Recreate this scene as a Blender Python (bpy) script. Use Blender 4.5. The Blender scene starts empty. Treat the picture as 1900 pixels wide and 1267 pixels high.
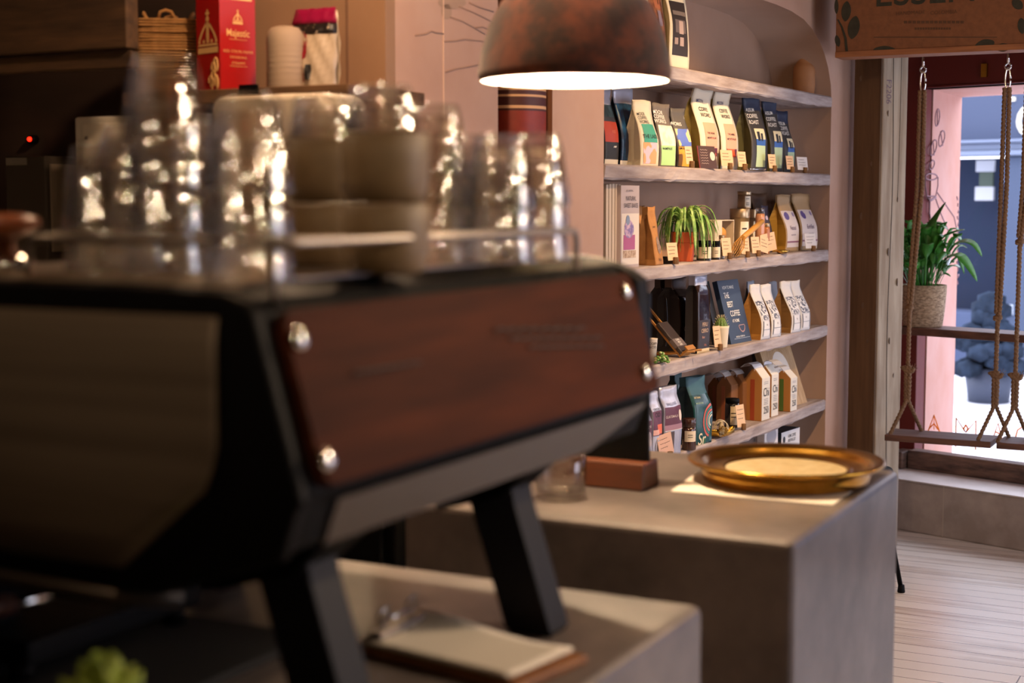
import bpy, bmesh, math, random
from mathutils import Vector, Matrix
random.seed(7)
PI = math.pi
SC = bpy.context.scene
COL = SC.collection

# ---------------------------------------------------------------- camera
FPX, CAMH = 2800.0, 1.5
PITCH, YAW = math.atan(263 / 2800), math.radians(27.27)
cam = bpy.data.objects.new('camera', bpy.data.cameras.new('camera'))
COL.objects.link(cam)
cam.location = (0, 0, CAMH)
cam.rotation_euler = (PI / 2 - PITCH, 0, YAW)
cam.data.sensor_width = 36.0
cam.data.lens = FPX / 1900 * 36.0
cam.data.clip_start = 0.05
cam.data.dof.use_dof = True
cam.data.dof.focus_distance = 5.15
cam.data.dof.aperture_fstop = 3.1
SC.camera = cam

# ---------------------------------------------------------------- world, exposure, lights
SC.view_settings.view_transform = 'Standard'
SC.view_settings.look = 'None'
SC.view_settings.exposure = 0.0
SC.view_settings.gamma = 1.0
SC.view_settings.use_curve_mapping = False
SC.cycles.max_bounces = 24
SC.cycles.transmission_bounces = 24
SC.cycles.transparent_max_bounces = 96
world = bpy.data.worlds.new('world')
SC.world = world
world.use_nodes = True
wbg = world.node_tree.nodes['Background']
wbg.inputs[0].default_value = (0.80, 0.83, 1.0, 1)
wbg.inputs[1].default_value = 5.0

def lamp(name, kind, loc, energy, color, radius=.05, aim=None, cone=60, blend=.5, size=None):
    l = bpy.data.lights.new(name, kind)
    l.energy = energy
    l.color = color
    o = bpy.data.objects.new(name, l)
    COL.objects.link(o)
    o.location = loc
    if kind == 'AREA':
        l.shape = 'RECTANGLE'
        l.size, l.size_y = size
    else:
        l.shadow_soft_size = radius
    if kind == 'SPOT':
        l.spot_size = math.radians(cone)
        l.spot_blend = blend
    if aim is not None:
        o.rotation_euler = (Vector(aim) - Vector(loc)).to_track_quat('-Z', 'Y').to_euler()
    return o

WARM = (1.0, .66, .40)
# ceiling spotlights over the retail shelves
lamp('shelf_spot', 'SPOT', (-.62, 4.75, 2.66), 165, (1, .66, .36), .035, (-1.78, 5.05, 1.2), 62, .8)
lamp('shelf_spot', 'SPOT', (-.60, 3.95, 2.66), 65, (1, .66, .36), .035, (-1.8, 4.5, 1.5), 70, .8)
# added fill lights over the bar, unseen above the frame
lamp('bar_fill', 'POINT', (-.8, 2.42, 2.5), 9, WARM, .03)
lamp('bar_fill', 'POINT', (-1.3, .9, 2.35), 11, WARM, .03)
lamp('bar_fill', 'POINT', (-.35, 2.9, 2.5), 7, WARM, .05)
lamp('bar_fill', 'POINT', (-1.45, 2.3, 2.4), 44, WARM, .045)
for p_ in ((1.5, 3.5, 2.2), (2.1, 4.6, 2.2), (.5, 5.2, 2.3)):  # added unseen bulbs that put glints on the tumblers
    lamp('glint_bulb', 'POINT', p_, 8, WARM, .022)
lamp('unseen_spot', 'SPOT', (.25, 2.75, 2.25), 60, (1, .72, .46), .03, (-.85, 1.6, .95), 46, .7)
# unseen spots added for glints on the tumblers, aimed across the machine
for p_, e_ in (((1.0, 2.7, 2.05), 34), ((1.5, 3.6, 2.3), 34), ((.7, 3.3, 2.35), 30), ((1.9, 2.6, 1.95), 34), ((.5, 1.5, 2.1), 16), ((-2.1, 1.2, 2.2), 14)):
    lamp('unseen_spot', 'SPOT', p_, e_, (1, .74, .5), .022, (-.98, 1.5, 1.5), 34, .6)
for p_, e_ in (((.4, -.9, 1.95), 13), ((-.5, -1.1, 2.2), 10), ((-1.5, -.9, 2.05), 9), ((1.1, .3, 2.0), 16), ((1.5, 1.2, 2.25), 18)):  # narrower added spots, also unseen, for more glints
    lamp('unseen_spot', 'SPOT', p_, e_, (1, .74, .5), .016, (-.98, 1.5, 1.52), 24, .6)
for p_ in ((.9, .4, 2.1), (.7, -1.3, 2.1), (-.7, -1.2, 2.2)):  # weaker added bulbs out of view, likewise for glints
    lamp('glint_bulb', 'POINT', p_, 3, WARM, .02)
# daylight through the street window (portal)
LW = lamp('window_daylight', 'AREA', (-.2, 6.75, 1.25), 1, (1, 1, 1), aim=(-.55, 5.6, 1.2), size=(3.2, 1.6))
LW.data.cycles.is_portal = True
LW2 = lamp('side_window_daylight', 'AREA', (2.72, 4.1, 1.45), 1, (1, 1, 1), aim=(0, 4.1, 1.45), size=(3.2, 2.0))
LW2.data.cycles.is_portal = True

# ---------------------------------------------------------------- pixel helpers (photo 1900x1267)
CO = Vector((0, 0, CAMH))
_fw = Vector((-math.sin(YAW), math.cos(YAW), 0))
_rt = Vector((math.cos(YAW), math.sin(YAW), 0))
_f = _fw * math.cos(PITCH) - Vector((0, 0, math.sin(PITCH)))
_u = _fw * math.sin(PITCH) + Vector((0, 0, math.cos(PITCH)))

def ray(px, py): return _f * FPX + _rt * (px - 950) - _u * (py - 633.5)
def at_z(px, py, z):
    d = ray(px, py); return CO + d * ((z - CAMH) / d.z)
def at_y(px, py, y):
    d = ray(px, py); return CO + d * (y / d.y)
def at_x(px, py, x):
    d = ray(px, py); return CO + d * (x / d.x)
def at_d(px, py, D):
    d = ray(px, py); return CO + d * (D / d.dot(_fw))
def at_plane(px, py, o, n):
    d = ray(px, py); return CO + d * ((o - CO).dot(n) / d.dot(n))

W0 = Vector((-1.792, 4.06, 0)); WD = Vector((.0368, .9993, 0)).normalized(); WN = Vector((WD.y, -WD.x, 0))
WROT = math.atan2(WD.y, WD.x)
def S(px, py, t=0.0):
    q = at_plane(px, py, W0 + WN * t, WN); return (q - W0).dot(WD), q.z
def WP(s, t, z): return W0 + WD * s + WN * t + Vector((0, 0, z))
B0 = Vector((-1.524, 6.826, 0)); BD = Vector((.9524, -.3049, 0)).normalized(); BN = Vector((BD.y, -BD.x, 0))
BROT = math.atan2(BD.y, BD.x)
def G(px, py, t=0.0):
    q = at_plane(px, py, B0 + BN * t, BN); return (q - B0).dot(BD), q.z
def BP(e, t, z): return B0 + BD * e + BN * t + Vector((0, 0, z))

# ---------------------------------------------------------------- materials
def lin(h):
    if isinstance(h, (tuple, list)):
        c = [v / 255 for v in h]
    else:
        c = [int(h[i:i + 2], 16) / 255 for i in (0, 2, 4)]
    return tuple(v / 12.92 if v <= .04045 else ((v + .055) / 1.055) ** 2.4 for v in c) + (1,)

MATS = {}
def mat(name, col, rough=.6, metal=0, col2=None, scale=(8, 8, 8), detail=4, bump=0, lo=.35, hi=.65,
        spec=None, emit=None, estr=0, kind='noise', sheen=0, coat=0):
    if name in MATS: return MATS[name]
    m = bpy.data.materials.new(name); m.use_nodes = True
    nt = m.node_tree; b = nt.nodes['Principled BSDF']
    b.inputs['Base Color'].default_value = lin(col)
    b.inputs['Roughness'].default_value = rough
    b.inputs['Metallic'].default_value = metal
    if spec is not None: b.inputs['Specular IOR Level'].default_value = spec
    if coat:
        b.inputs['Coat Weight'].default_value = coat
        b.inputs['Coat Roughness'].default_value = .15
    if sheen: b.inputs['Sheen Weight'].default_value = sheen
    if emit:
        b.inputs['Emission Color'].default_value = lin(emit)
        b.inputs['Emission Strength'].default_value = estr
    if col2 or bump:
        tc = nt.nodes.new('ShaderNodeTexCoord'); mp = nt.nodes.new('ShaderNodeMapping')
        mp.inputs['Scale'].default_value = scale
        nt.links.new(tc.outputs['Object'], mp.inputs[0])
        if kind == 'noise':
            n = nt.nodes.new('ShaderNodeTexNoise'); n.inputs['Scale'].default_value = 1
            n.inputs['Detail'].default_value = detail; n.inputs['Roughness'].default_value = .6
        else:
            n = nt.nodes.new('ShaderNodeTexVoronoi'); n.inputs['Scale'].default_value = 1
            if kind == 'crack': n.feature = 'DISTANCE_TO_EDGE'
        nt.links.new(mp.outputs[0], n.inputs['Vector'])
        fac = n.outputs[0]
        if col2:
            r = nt.nodes.new('ShaderNodeValToRGB')
            r.color_ramp.elements[0].position = lo; r.color_ramp.elements[0].color = lin(col)
            r.color_ramp.elements[1].position = hi; r.color_ramp.elements[1].color = lin(col2)
            nt.links.new(fac, r.inputs[0]); nt.links.new(r.outputs[0], b.inputs['Base Color'])
        if bump:
            bp = nt.nodes.new('ShaderNodeBump'); bp.inputs['Strength'].default_value = bump
            bp.inputs['Distance'].default_value = .01
            nt.links.new(fac, bp.inputs['Height']); nt.links.new(bp.outputs[0], b.inputs['Normal'])
    MATS[name] = m
    return m

def flat(col, rough=.6, **k):
    key = 'flat_%s_%g' % (col if isinstance(col, str) else '%d_%d_%d' % tuple(col), rough)
    return mat(key, col, rough, **k)

def glass_mat(name, tint, clear, rough=.03, refr=.3):
    """thin drinking glass: mostly see-through with some refraction and a sharp gloss"""
    m = bpy.data.materials.new(name); m.use_nodes = True
    nt = m.node_tree; nt.nodes.clear()
    out = nt.nodes.new('ShaderNodeOutputMaterial')
    tr = nt.nodes.new('ShaderNodeBsdfTransparent'); tr.inputs[0].default_value = tint
    gl = nt.nodes.new('ShaderNodeBsdfGlossy'); gl.inputs['Roughness'].default_value = rough
    gs = nt.nodes.new('ShaderNodeBsdfRefraction'); gs.inputs['IOR'].default_value = 1.38; gs.inputs['Roughness'].default_value = .02
    gs.inputs[0].default_value = tint
    a = nt.nodes.new('ShaderNodeMixShader'); a.inputs[0].default_value = refr
    nt.links.new(tr.outputs[0], a.inputs[1]); nt.links.new(gs.outputs[0], a.inputs[2])
    fr = nt.nodes.new('ShaderNodeLayerWeight'); fr.inputs[0].default_value = .5
    pw = nt.nodes.new('ShaderNodeMath'); pw.operation = 'POWER'; pw.inputs[1].default_value = 4
    nt.links.new(fr.outputs['Facing'], pw.inputs[0])
    ad = nt.nodes.new('ShaderNodeMath'); ad.operation = 'MULTIPLY_ADD'
    ad.inputs[1].default_value = .55; ad.inputs[2].default_value = .04 * clear
    nt.links.new(pw.outputs[0], ad.inputs[0])
    b = nt.nodes.new('ShaderNodeMixShader')
    nt.links.new(ad.outputs[0], b.inputs[0]); nt.links.new(a.outputs[0], b.inputs[1]); nt.links.new(gl.outputs[0], b.inputs[2])
    nt.links.new(b.outputs[0], out.inputs[0])
    MATS[name] = m
    return m

def planks_mat(name, c1, c2, gap, bw=.1, bl=1.6, rough=.45):
    m = bpy.data.materials.new(name); m.use_nodes = True
    nt = m.node_tree; b = nt.nodes['Principled BSDF']; b.inputs['Roughness'].default_value = rough
    tc = nt.nodes.new('ShaderNodeTexCoord')
    br = nt.nodes.new('ShaderNodeTexBrick'); br.inputs['Scale'].default_value = 1
    br.inputs['Brick Width'].default_value = bl; br.inputs['Row Height'].default_value = bw
    br.inputs['Mortar Size'].default_value = .0022; br.inputs['Mortar Smooth'].default_value = .3; br.offset = .37
    br.inputs['Color1'].default_value = (0, 0, 0, 1); br.inputs['Color2'].default_value = (1, 1, 1, 1)
    br.inputs['Mortar'].default_value = (.5, .5, .5, 1)
    nt.links.new(tc.outputs['Object'], br.inputs['Vector'])
    mp = nt.nodes.new('ShaderNodeMapping'); mp.inputs['Scale'].default_value = (2.2, 26, 1)
    nt.links.new(tc.outputs['Object'], mp.inputs[0])
    n = nt.nodes.new('ShaderNodeTexNoise'); n.inputs['Scale'].default_value = 1; n.inputs['Detail'].default_value = 6
    nt.links.new(mp.outputs[0], n.inputs['Vector'])
    n2 = nt.nodes.new('ShaderNodeTexNoise'); n2.inputs['Scale'].default_value = 2.3; n2.inputs['Detail'].default_value = 5
    nt.links.new(tc.outputs['Object'], n2.inputs['Vector'])
    s = nt.nodes.new('ShaderNodeMath'); s.operation = 'MULTIPLY_ADD'; s.inputs[1].default_value = .35
    nt.links.new(br.outputs['Color'], s.inputs[0]); nt.links.new(n.outputs[0], s.inputs[2])
    s2 = nt.nodes.new('ShaderNodeMath'); s2.operation = 'MULTIPLY_ADD'; s2.inputs[1].default_value = .7
    nt.links.new(n2.outputs[0], s2.inputs[0]); nt.links.new(s.outputs[0], s2.inputs[2])
    r = nt.nodes.new('ShaderNodeValToRGB')
    r.color_ramp.elements[0].position = .62; r.color_ramp.elements[0].color = lin(c1)
    r.color_ramp.elements[1].position = 1.3 if False else 1.0; r.color_ramp.elements[1].color = lin(c2)
    nt.links.new(s2.outputs[0], r.inputs[0])
    mx = nt.nodes.new('ShaderNodeMix'); mx.data_type = 'RGBA'
    mx.inputs['B'].default_value = lin(gap)
    nt.links.new(br.outputs['Fac'], mx.inputs['Factor']); nt.links.new(r.outputs[0], mx.inputs['A'])
    nt.links.new(mx.outputs['Result'], b.inputs['Base Color'])
    bp = nt.nodes.new('ShaderNodeBump'); bp.inputs['Strength'].default_value = .25; bp.inputs['Distance'].default_value = .01
    bp.invert = True
    nt.links.new(br.outputs['Fac'], bp.inputs['Height']); nt.links.new(bp.outputs[0], b.inputs['Normal'])
    MATS[name] = m
    return m

PLASTER = mat('plaster', 'b58f7a', .85, col2='bd9a86', scale=(3, 3, 3), bump=.06)
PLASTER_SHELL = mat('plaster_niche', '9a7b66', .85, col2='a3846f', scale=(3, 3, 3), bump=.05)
DARKWALL = mat('dark_wall', '2a1a10', .8, col2='38241a', scale=(2, 2, 8))
CEIL = mat('ceiling_paint', '5a4636', .9)
CONC = mat('concrete', '766a64', .48, col2='4b4340', scale=(4, 4, 4), detail=8, bump=.05, coat=.3)
CONC_B = mat('bench_concrete', 'b3a69c', .7, col2='94877e', scale=(5, 5, 5), detail=8, bump=.08)
FLOOR = planks_mat('floor_boards', 'b8a392', 'eae0d5', '5c463a', .092, 1.9, .27)
SHELFW = mat('shelf_timber', 'b3a6a2', .75, col2='857570', scale=(30, 3.2, 30), detail=6, bump=.25)
BEAMW = mat('dark_beam', '5a3f26', .8, col2='342213', scale=(3, 20, 24), detail=6, bump=.3)
POSTW = mat('post_timber', 'b9a992', .8, col2='97846d', scale=(26, 26, 2.4), detail=6, bump=.15)
SEATW = mat('seat_timber', '6a4534', .6, col2='4a2d20', scale=(4, 30, 30), detail=5, bump=.15)
WALNUT = mat('walnut', '47200f', .6, col2='301408', scale=(22, 2.5, 30), detail=6, bump=.03, spec=.05)
BLOCKW = mat('block_wood', '562a12', .45, col2='40200f', scale=(3, 25, 25), detail=5)
BLACKM = mat('black_metal', '080708', .5, spec=.1)
BLACKP = mat('black_paint', '050506', .55, spec=.08)
BLUEBLK = mat('leg_black', '0b0b13', .55, spec=.25)
STEEL = mat('brushed_steel', '9b9188', .32, metal=1)
STEELD = mat('side_steel', '7a6c5b', .45, metal=.55, col2='685b4c', scale=(1, 3, 40))
CHROME = mat('chrome', 'd8d4cf', .12, metal=1)
BRASS = mat('brass', 'cfa04a', .25, metal=1, col2='ae7d28', scale=(14, 14, 14))
GOLD = mat('gold_leaf', 'c79a3c', .3, metal=1)
WHITEP = mat('white_enamel', 'cfc6b6', .4)
RED = mat('frame_red', '6a1d14', .5)
SALMON = mat('reveal_salmon', 'c99b90', .8, col2='c28e7e', scale=(3, 3, 3))
KRAFT = mat('kraft', 'b07a40', .75, col2='a16c36', scale=(30, 30, 30))
KRAFTD = mat('kraft_board', '7a4c2a', .8, col2='6d4223', scale=(40, 40, 40))
ROPE = mat('rope_fibre', '86674a', .9, col2='684c33', scale=(150, 150, 150), bump=.3)
PAPER = mat('paper', 'e6dccb', .7)
CARD = mat('price_card_paper', 'd9b48d', .7)
CORK = mat('cork', '7d5a35', .85, col2='5c3f22', scale=(90, 90, 90))
INK = mat('ink', '3a2c24', .7)
BLACKINK = mat('black_ink', '161413', .6)
WHITEINK = mat('white_ink', 'ece7dc', .6)
FELT = mat('felt_shade', '662d0e', .95, col2='2c1104', scale=(14, 14, 14), detail=8, lo=.38, hi=.6, bump=.25, sheen=.3)
SHADEIN = mat('shade_inner', 'f3e6d0', .7)
STONE = mat('stoneware', '715b3b', .5, col2='5c482c', scale=(10, 10, 24))
GREEN = mat('leaf_green', '4d8c2e', .45, col2='2f6a20', scale=(12, 12, 12))
SPIDER = mat('spider_leaf', '4f8a2c', .45, col2='a9c472', scale=(40, 40, 40))
LILY = mat('lily_leaf', '4b963a', .35, col2='35772c', scale=(9, 9, 9))
SUCC = mat('succulent_leaf', 'a3b03a', .5, col2='6f8f34', scale=(30, 30, 30))
TERRA = mat('terracotta', 'c2521f', .6)
CLAY = mat('clay_jar', 'a9764a', .75, col2='986640', scale=(8, 8, 8))
BASKET = mat('basket_weave', 'b9a083', .9, col2='7c6650', scale=(60, 60, 160), detail=2, bump=.6)
AMBER = mat('amber_glass', '3a1a08', .12, coat=.5)
DARKJAR = mat('dark_glass', '15100e', .12, coat=.5)
TIN = mat('tin', 'b59b78', .3, metal=.8)
BAMBOO = mat('bamboo', 'c58c3c', .5)
SILVERBAG = mat('silver_film', 'b9bccb', .3, metal=.35)
GLASS = glass_mat('tumbler_glass', (.992, .982, .96, 1), 4.0, .03, .24)
CLEARG = glass_mat('clear_glass', (.97, .96, .94, 1), 2.5, .03, .3)
PANE = glass_mat('window_glass', (.97, .98, .99, 1), .35, .01, 0)
FILM = glass_mat('plastic_film', (.9, .9, .9, 1), 1.2, .12, 0)

# ---------------------------------------------------------------- mesh builder
class MB:
    def __init__(s): s.v = []; s.f = []; s.m = []; s.sm = []
    def add(s, vs, fs, mi=0, smooth=False):
        o = len(s.v); s.v += [tuple(v) for v in vs]
        for f in fs:
            s.f.append(tuple(i + o for i in f)); s.m.append(mi); s.sm.append(smooth)
        return s
    def box(s, x0, x1, y0, y1, z0, z1, mi=0, M=None):
        vs = [(x, y, z) for z in (z0, z1) for y in (y0, y1) for x in (x0, x1)]
        if M: vs = [M @ Vector(v) for v in vs]
        return s.add(vs, [(0, 2, 3, 1), (4, 5, 7, 6), (0, 1, 5, 4), (2, 6, 7, 3), (0, 4, 6, 2), (1, 3, 7, 5)], mi)
    def loft(s, rings, mi=0, smooth=True, cap0=True, cap1=True, closed=True, mis=None):
        n = len(rings[0]); vs = [v for r in rings for v in r]; o = len(s.v); s.v += [tuple(v) for v in vs]
        for i in range(len(rings) - 1):
            for j in range(n if closed else n - 1):
                k = (j + 1) % n
                s.f.append((o + i * n + j, o + i * n + k, o + (i + 1) * n + k, o + (i + 1) * n + j))
                s.m.append(mis[i] if mis else mi); s.sm.append(smooth)
        if closed and cap0: s.f.append(tuple(o + j for j in reversed(range(n)))); s.m.append(mis[0] if mis else mi); s.sm.append(False)
        if closed and cap1: s.f.append(tuple(o + (len(rings) - 1) * n + j for j in range(n))); s.m.append(mis[-1] if mis else mi); s.sm.append(False)
        return s
    def lathe(s, prof, n=32, c=(0, 0, 0), mi=0, smooth=True, cap0=True, cap1=True, mis=None, facet=None):
        rings = []
        for (r, z) in prof:
            ring = []
            for j in range(n):
                a = 2 * PI * j / n
                rr = max(r, 1e-5)
                ring.append((c[0] + rr * math.cos(a), c[1] + rr * math.sin(a), c[2] + z))
            rings.append(ring)
        return s.loft(rings, mi, smooth, cap0, cap1, True, mis)
    def tube(s, pts, r, n=8, mi=0, smooth=True, lobes=0, twist=0, amp=.22):
        pts = [Vector(p) for p in pts]; rings = []; up = None; acc = 0
        for i, p in enumerate(pts):
            d = (pts[min(i + 1, len(pts) - 1)] - pts[max(i - 1, 0)])
            if d.length < 1e-9: d = Vector((0, 0, 1))
            d.normalize()
            if up is None:
                up = Vector((0, 0, 1)) if abs(d.z) < .9 else Vector((1, 0, 0))
            a = d.cross(up)
            if a.length < 1e-6: a = d.cross(Vector((0, 1, 0)))
            a.normalize(); b = a.cross(d).normalized(); up = b
            if i: acc += (p - pts[i - 1]).length
            rr = r[i] if isinstance(r, (list, tuple)) else r
            ring = []
            for j in range(n):
                t = 2 * PI * j / n
                q = rr * (1 + (amp * math.cos(lobes * (t - acc * twist)) if lobes else 0))
                ring.append(p + a * (q * math.cos(t)) + b * (q * math.sin(t)))
            rings.append(ring)
        return s.loft(rings, mi, smooth)
    def prism(s, poly, axis, a0, a1, mi=0, smooth=False):
        """poly of 2-D points swept along an axis: 'x' poly=(y,z), 'y' poly=(x,z), 'z' poly=(x,y)"""
        def P(p, a): return {'x': (a, p[0], p[1]), 'y': (p[0], a, p[1]), 'z': (p[0], p[1], a)}[axis]
        return s.loft([[P(p, a0) for p in poly], [P(p, a1) for p in poly]], mi, smooth)
    def grid(s, fn, nu, nv, mi=0, smooth=True):
        vs = [fn(i / nu, j / nv) for j in range(nv + 1) for i in range(nu + 1)]
        fs = [(j * (nu + 1) + i, j * (nu + 1) + i + 1, (j + 1) * (nu + 1) + i + 1, (j + 1) * (nu + 1) + i) for j in range(nv) for i in range(nu)]
        return s.add(vs, fs, mi, smooth)
    def sphere(s, c, r, n=16, mi=0, sc=(1, 1, 1), half=False):
        m = n // 2; prof = []
        for i in range(m + 1):
            a = -PI / 2 + PI * i / m
            if half: a = PI / 2 * i / m
            prof.append((r * math.cos(a), r * math.sin(a)))
        rings = [[(c[0] + q * math.cos(2 * PI * j / n) * sc[0], c[1] + q * math.sin(2 * PI * j / n) * sc[1], c[2] + z * sc[2]) for j in range(n)] for q, z in prof]
        return s.loft(rings, mi, True)
    def xf(s, M, start=0):
        for i in range(start, len(s.v)): s.v[i] = tuple(M @ Vector(s.v[i]))
        return s
    def build(s, name, mats, parent=None, bevel=0, seg=2, solid=0, fixn=True):
        me = bpy.data.meshes.new(name)
        me.from_pydata(s.v, [], s.f)
        if not isinstance(mats, (list, tuple)): mats = [mats]
        for m in mats: me.materials.append(m)
        me.polygons.foreach_set('material_index', s.m)
        me.polygons.foreach_set('use_smooth', s.sm)
        if fixn:
            bm = bmesh.new(); bm.from_mesh(me)
            bmesh.ops.recalc_face_normals(bm, faces=bm.faces)
            bm.to_mesh(me); bm.free()
        me.update()
        o = bpy.data.objects.new(name, me)
        COL.objects.link(o)
        if parent: o.parent = parent
        if bevel:
            b = o.modifiers.new('bevel', 'BEVEL'); b.width = bevel; b.segments = seg; b.limit_method = 'ANGLE'; b.angle_limit = math.radians(40)
        if solid:
            b = o.modifiers.new('solid', 'SOLIDIFY'); b.thickness = solid; b.offset = 0
        return o

def thing(name, label, cat, loc=(0, 0, 0), rz=0, group=None, rot=None):
    o = bpy.data.objects.new(name, None); COL.objects.link(o)
    o.empty_display_size = .05
    o.location = loc; o.rotation_euler = rot if rot else (0, 0, rz)
    return tag(o, label, cat, group)
def tag(o, label, cat, group=None):
    o['label'] = label; o['category'] = cat
    if group: o['group'] = group
    return o
def structure(o):
    o['kind'] = 'structure'; return o
def lab(o, l): o['label'] = l; return o
def copy_tree(o, parent=None):
    c = o.copy(); COL.objects.link(c)
    if parent: c.parent = parent
    for ch in list(o.children): copy_tree(ch, c)
    return c
def place(o, loc, rz=0, label=None, group=None):
    o.location = loc; o.rotation_euler = (0, 0, rz)
    if label: o['label'] = label
    if group: o['group'] = group
    return o

_TC = {}
def text_geo(txt, size=1.0, align='CENTER', bold=0.0, spacing=1.0):
    key = (txt, align, bold, spacing)
    if key not in _TC:
        cu = bpy.data.curves.new('t', 'FONT'); cu.body = txt; cu.align_x = align; cu.align_y = 'CENTER'
        cu.resolution_u = 4; cu.fill_mode = 'FRONT'; cu.offset = bold; cu.space_character = spacing
        cu.space_line = .9
        ob = bpy.data.objects.new('t', cu); COL.objects.link(ob)
        dg = bpy.context.evaluated_depsgraph_get()
        me = bpy.data.meshes.new_from_object(ob.evaluated_get(dg))
        _TC[key] = ([tuple(v.co) for v in me.vertices], [tuple(p.vertices) for p in me.polygons])
        bpy.data.objects.remove(ob); bpy.data.meshes.remove(me); bpy.data.curves.remove(cu)
    vs, fs = _TC[key]
    return [(x * size, y * size) for x, y, _ in vs], fs
def put_text(mb, txt, size, fn, align='CENTER', mi=0, bold=0.0, sx=1.0, spacing=1.0):
    bold = min(bold, .008)
    """fn maps flat text coordinates (x, y) to 3-D"""
    vs, fs = text_geo(txt, size, align, bold, spacing)
    return mb.add([fn(x * sx, y) for x, y in vs], fs, mi)

# ================================================================ STRUCTURE
structure(MB().box(-6, 3.2, -3, 7.6, -.12, 0).build('floor', FLOOR))
structure(MB().box(-6, 3.2, -3, 7.6, 2.75, 2.9).build('ceiling', CEIL))
mb = MB().box(2.6, 2.75, -3, 2.5, 0, 2.75).box(2.6, 2.75, 5.7, 6.3, 0, 2.75).box(2.6, 2.75, 2.5, 5.7, 0, .45).box(2.6, 2.75, 2.5, 5.7, 2.45, 2.75)
structure(mb.build('wall_right', DARKWALL))
win2 = MB()
for y in (2.5, 3.55, 4.6, 5.64): win2.box(2.62, 2.70, y, y + .06, .45, 2.45)
win2.box(2.62, 2.70, 2.5, 5.7, .45, .52).box(2.62, 2.70, 2.5, 5.7, 2.38, 2.45)
w2 = structure(win2.build('window_2', RED))
MB().add([(2.66, 2.5, .45), (2.66, 5.7, .45), (2.66, 5.7, 2.45), (2.66, 2.5, 2.45)], [(0, 1, 2, 3)]).build('window_pane', PANE, w2)
structure(MB().box(-6, 3.2, -3.15, -3, 0, 2.75).build('wall_rear', DARKWALL))
structure(MB().box(-6.15, -6, -3, 2.93, 0, 2.75).build('wall_side', DARKWALL))

def poly_with_holes(outer, holes, fn, name, m):
    bm = bmesh.new(); es = []
    for lp in [outer] + holes:
        vs = [bm.verts.new(fn(*p)) for p in lp]
        for i in range(len(vs)): es.append(bm.edges.new((vs[i], vs[(i + 1) % len(vs)])))
    bmesh.ops.triangle_fill(bm, edges=es, use_beauty=True)
    me = bpy.data.meshes.new(name); bm.to_mesh(me); bm.free()
    me.materials.append(m)
    o = bpy.data.objects.new(name, me); COL.objects.link(o)
    return o

ZS = [1.923, 1.605, 1.293, .978, .665, .352]           # shelf tops
NL, NR, ZT = 0.0, 2.145, 2.222
arc = [(0, 1.90), (.012, 1.97), (.05, 2.035), (.105, 2.09), (.17, 2.132), (.26, 2.172), (.37, 2.2), (.52, 2.216), (.69, ZT)]
niche = [(NL, .05)] + [(NL + a, z) for a, z in arc] + [(NR - a, z) for a, z in reversed(arc)] + [(NR, .05)]
slot = [(-.618, 1.609), (-.321, 1.609), (-.321, 2.5), (-.618, 2.5)]
SE = 2.465
wall = structure(poly_with_holes([(-1.129, 0), (SE, 0), (SE, 2.75), (-1.129, 2.75)], [niche, slot], lambda s, z: WP(s, 0, z), 'wall_left', PLASTER))
# rounded end of the wall and its return
mb = MB(); prof = []
for i in range(9):
    a = PI / 2 * i / 8; prof.append((SE + .06 * math.sin(a), -.06 + .06 * math.cos(a)))
prof += [(SE + .06, -.5)]
mb.loft([[WP(s, t, z) for s, t in prof] for z in (0, 2.75)], closed=False)
structure(mb.build('wall_return', PLASTER))
structure(MB().prism([tuple(WP(2.3, -.5, 0).xy), tuple(WP(3.3, -.5, 0).xy), tuple(WP(3.3, -.56, 0).xy), tuple(WP(2.3, -.56, 0).xy)], 'z', 0, 2.75).build('wall_alcove', PLASTER))
# niche lining
mb = MB(); ND = .25
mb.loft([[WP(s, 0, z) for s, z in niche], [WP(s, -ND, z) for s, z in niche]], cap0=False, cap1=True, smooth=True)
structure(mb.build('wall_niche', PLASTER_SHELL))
mb = MB()
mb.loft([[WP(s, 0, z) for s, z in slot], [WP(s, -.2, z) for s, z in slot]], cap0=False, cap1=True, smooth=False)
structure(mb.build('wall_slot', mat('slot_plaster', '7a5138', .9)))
# wall at the back of the bar
CY = 2.932
structure(MB().box(-2.36, -1.832, CY, CY + .1, 0, 2.75).build('wall_back', mat('plaster_back', '8f6d52', .9, col2='9a775c', scale=(3, 3, 3))))
structure(MB().box(-6, -2.36, CY, CY + .1, 0, 2.75).build('wall_dark', DARKWALL))
structure(MB().box(-1.936, -1.93, CY - .004, CY, 0, 2.75).build('trim_1', mat('joint', '7a5a44', .9)))
# faint pencil drawing of branches on the plaster
mb = MB()
def wall_line(pts, r):
    P = []
    for (x, y) in pts:
        s_, z_ = S(x, y); P.append(WP(s_, .0005, z_))
    mb.tube(P, r * .6, 5)
for pts in ([(770, 66), (790, 63), (800, 58), (808, 61), (823, 63)], [(823, 77), (845, 76), (860, 73), (890, 76), (905, 79)],
            [(826, 134), (845, 128), (870, 124), (890, 120)], [(835, 32), (858, 40), (880, 52), (905, 67)],
            [(850, 12), (875, 22), (900, 34), (920, 45)], [(870, 5), (890, 14), (915, 22)], [(880, 52), (895, 50), (908, 56)]):
    wall_line(pts, .003)
dr = mb.build('branch_drawing', mat('pencil_grey', '97796a', .9), wall)
mb = MB()
for (cx, cy, rx, ry) in ((838, 5, 26, 12), (828, 22, 10, 14)):
    P = []
    for k in range(18):
        s_, z_ = S(cx + rx * math.cos(2 * PI * k / 18), cy + ry * math.sin(2 * PI * k / 18)); P.append(WP(s_, .001, z_))
    mb.add(P, [tuple(range(18))])
mb.build('blossom_drawing', mat('pencil_wash', 'a98a74', .9), wall)
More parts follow.
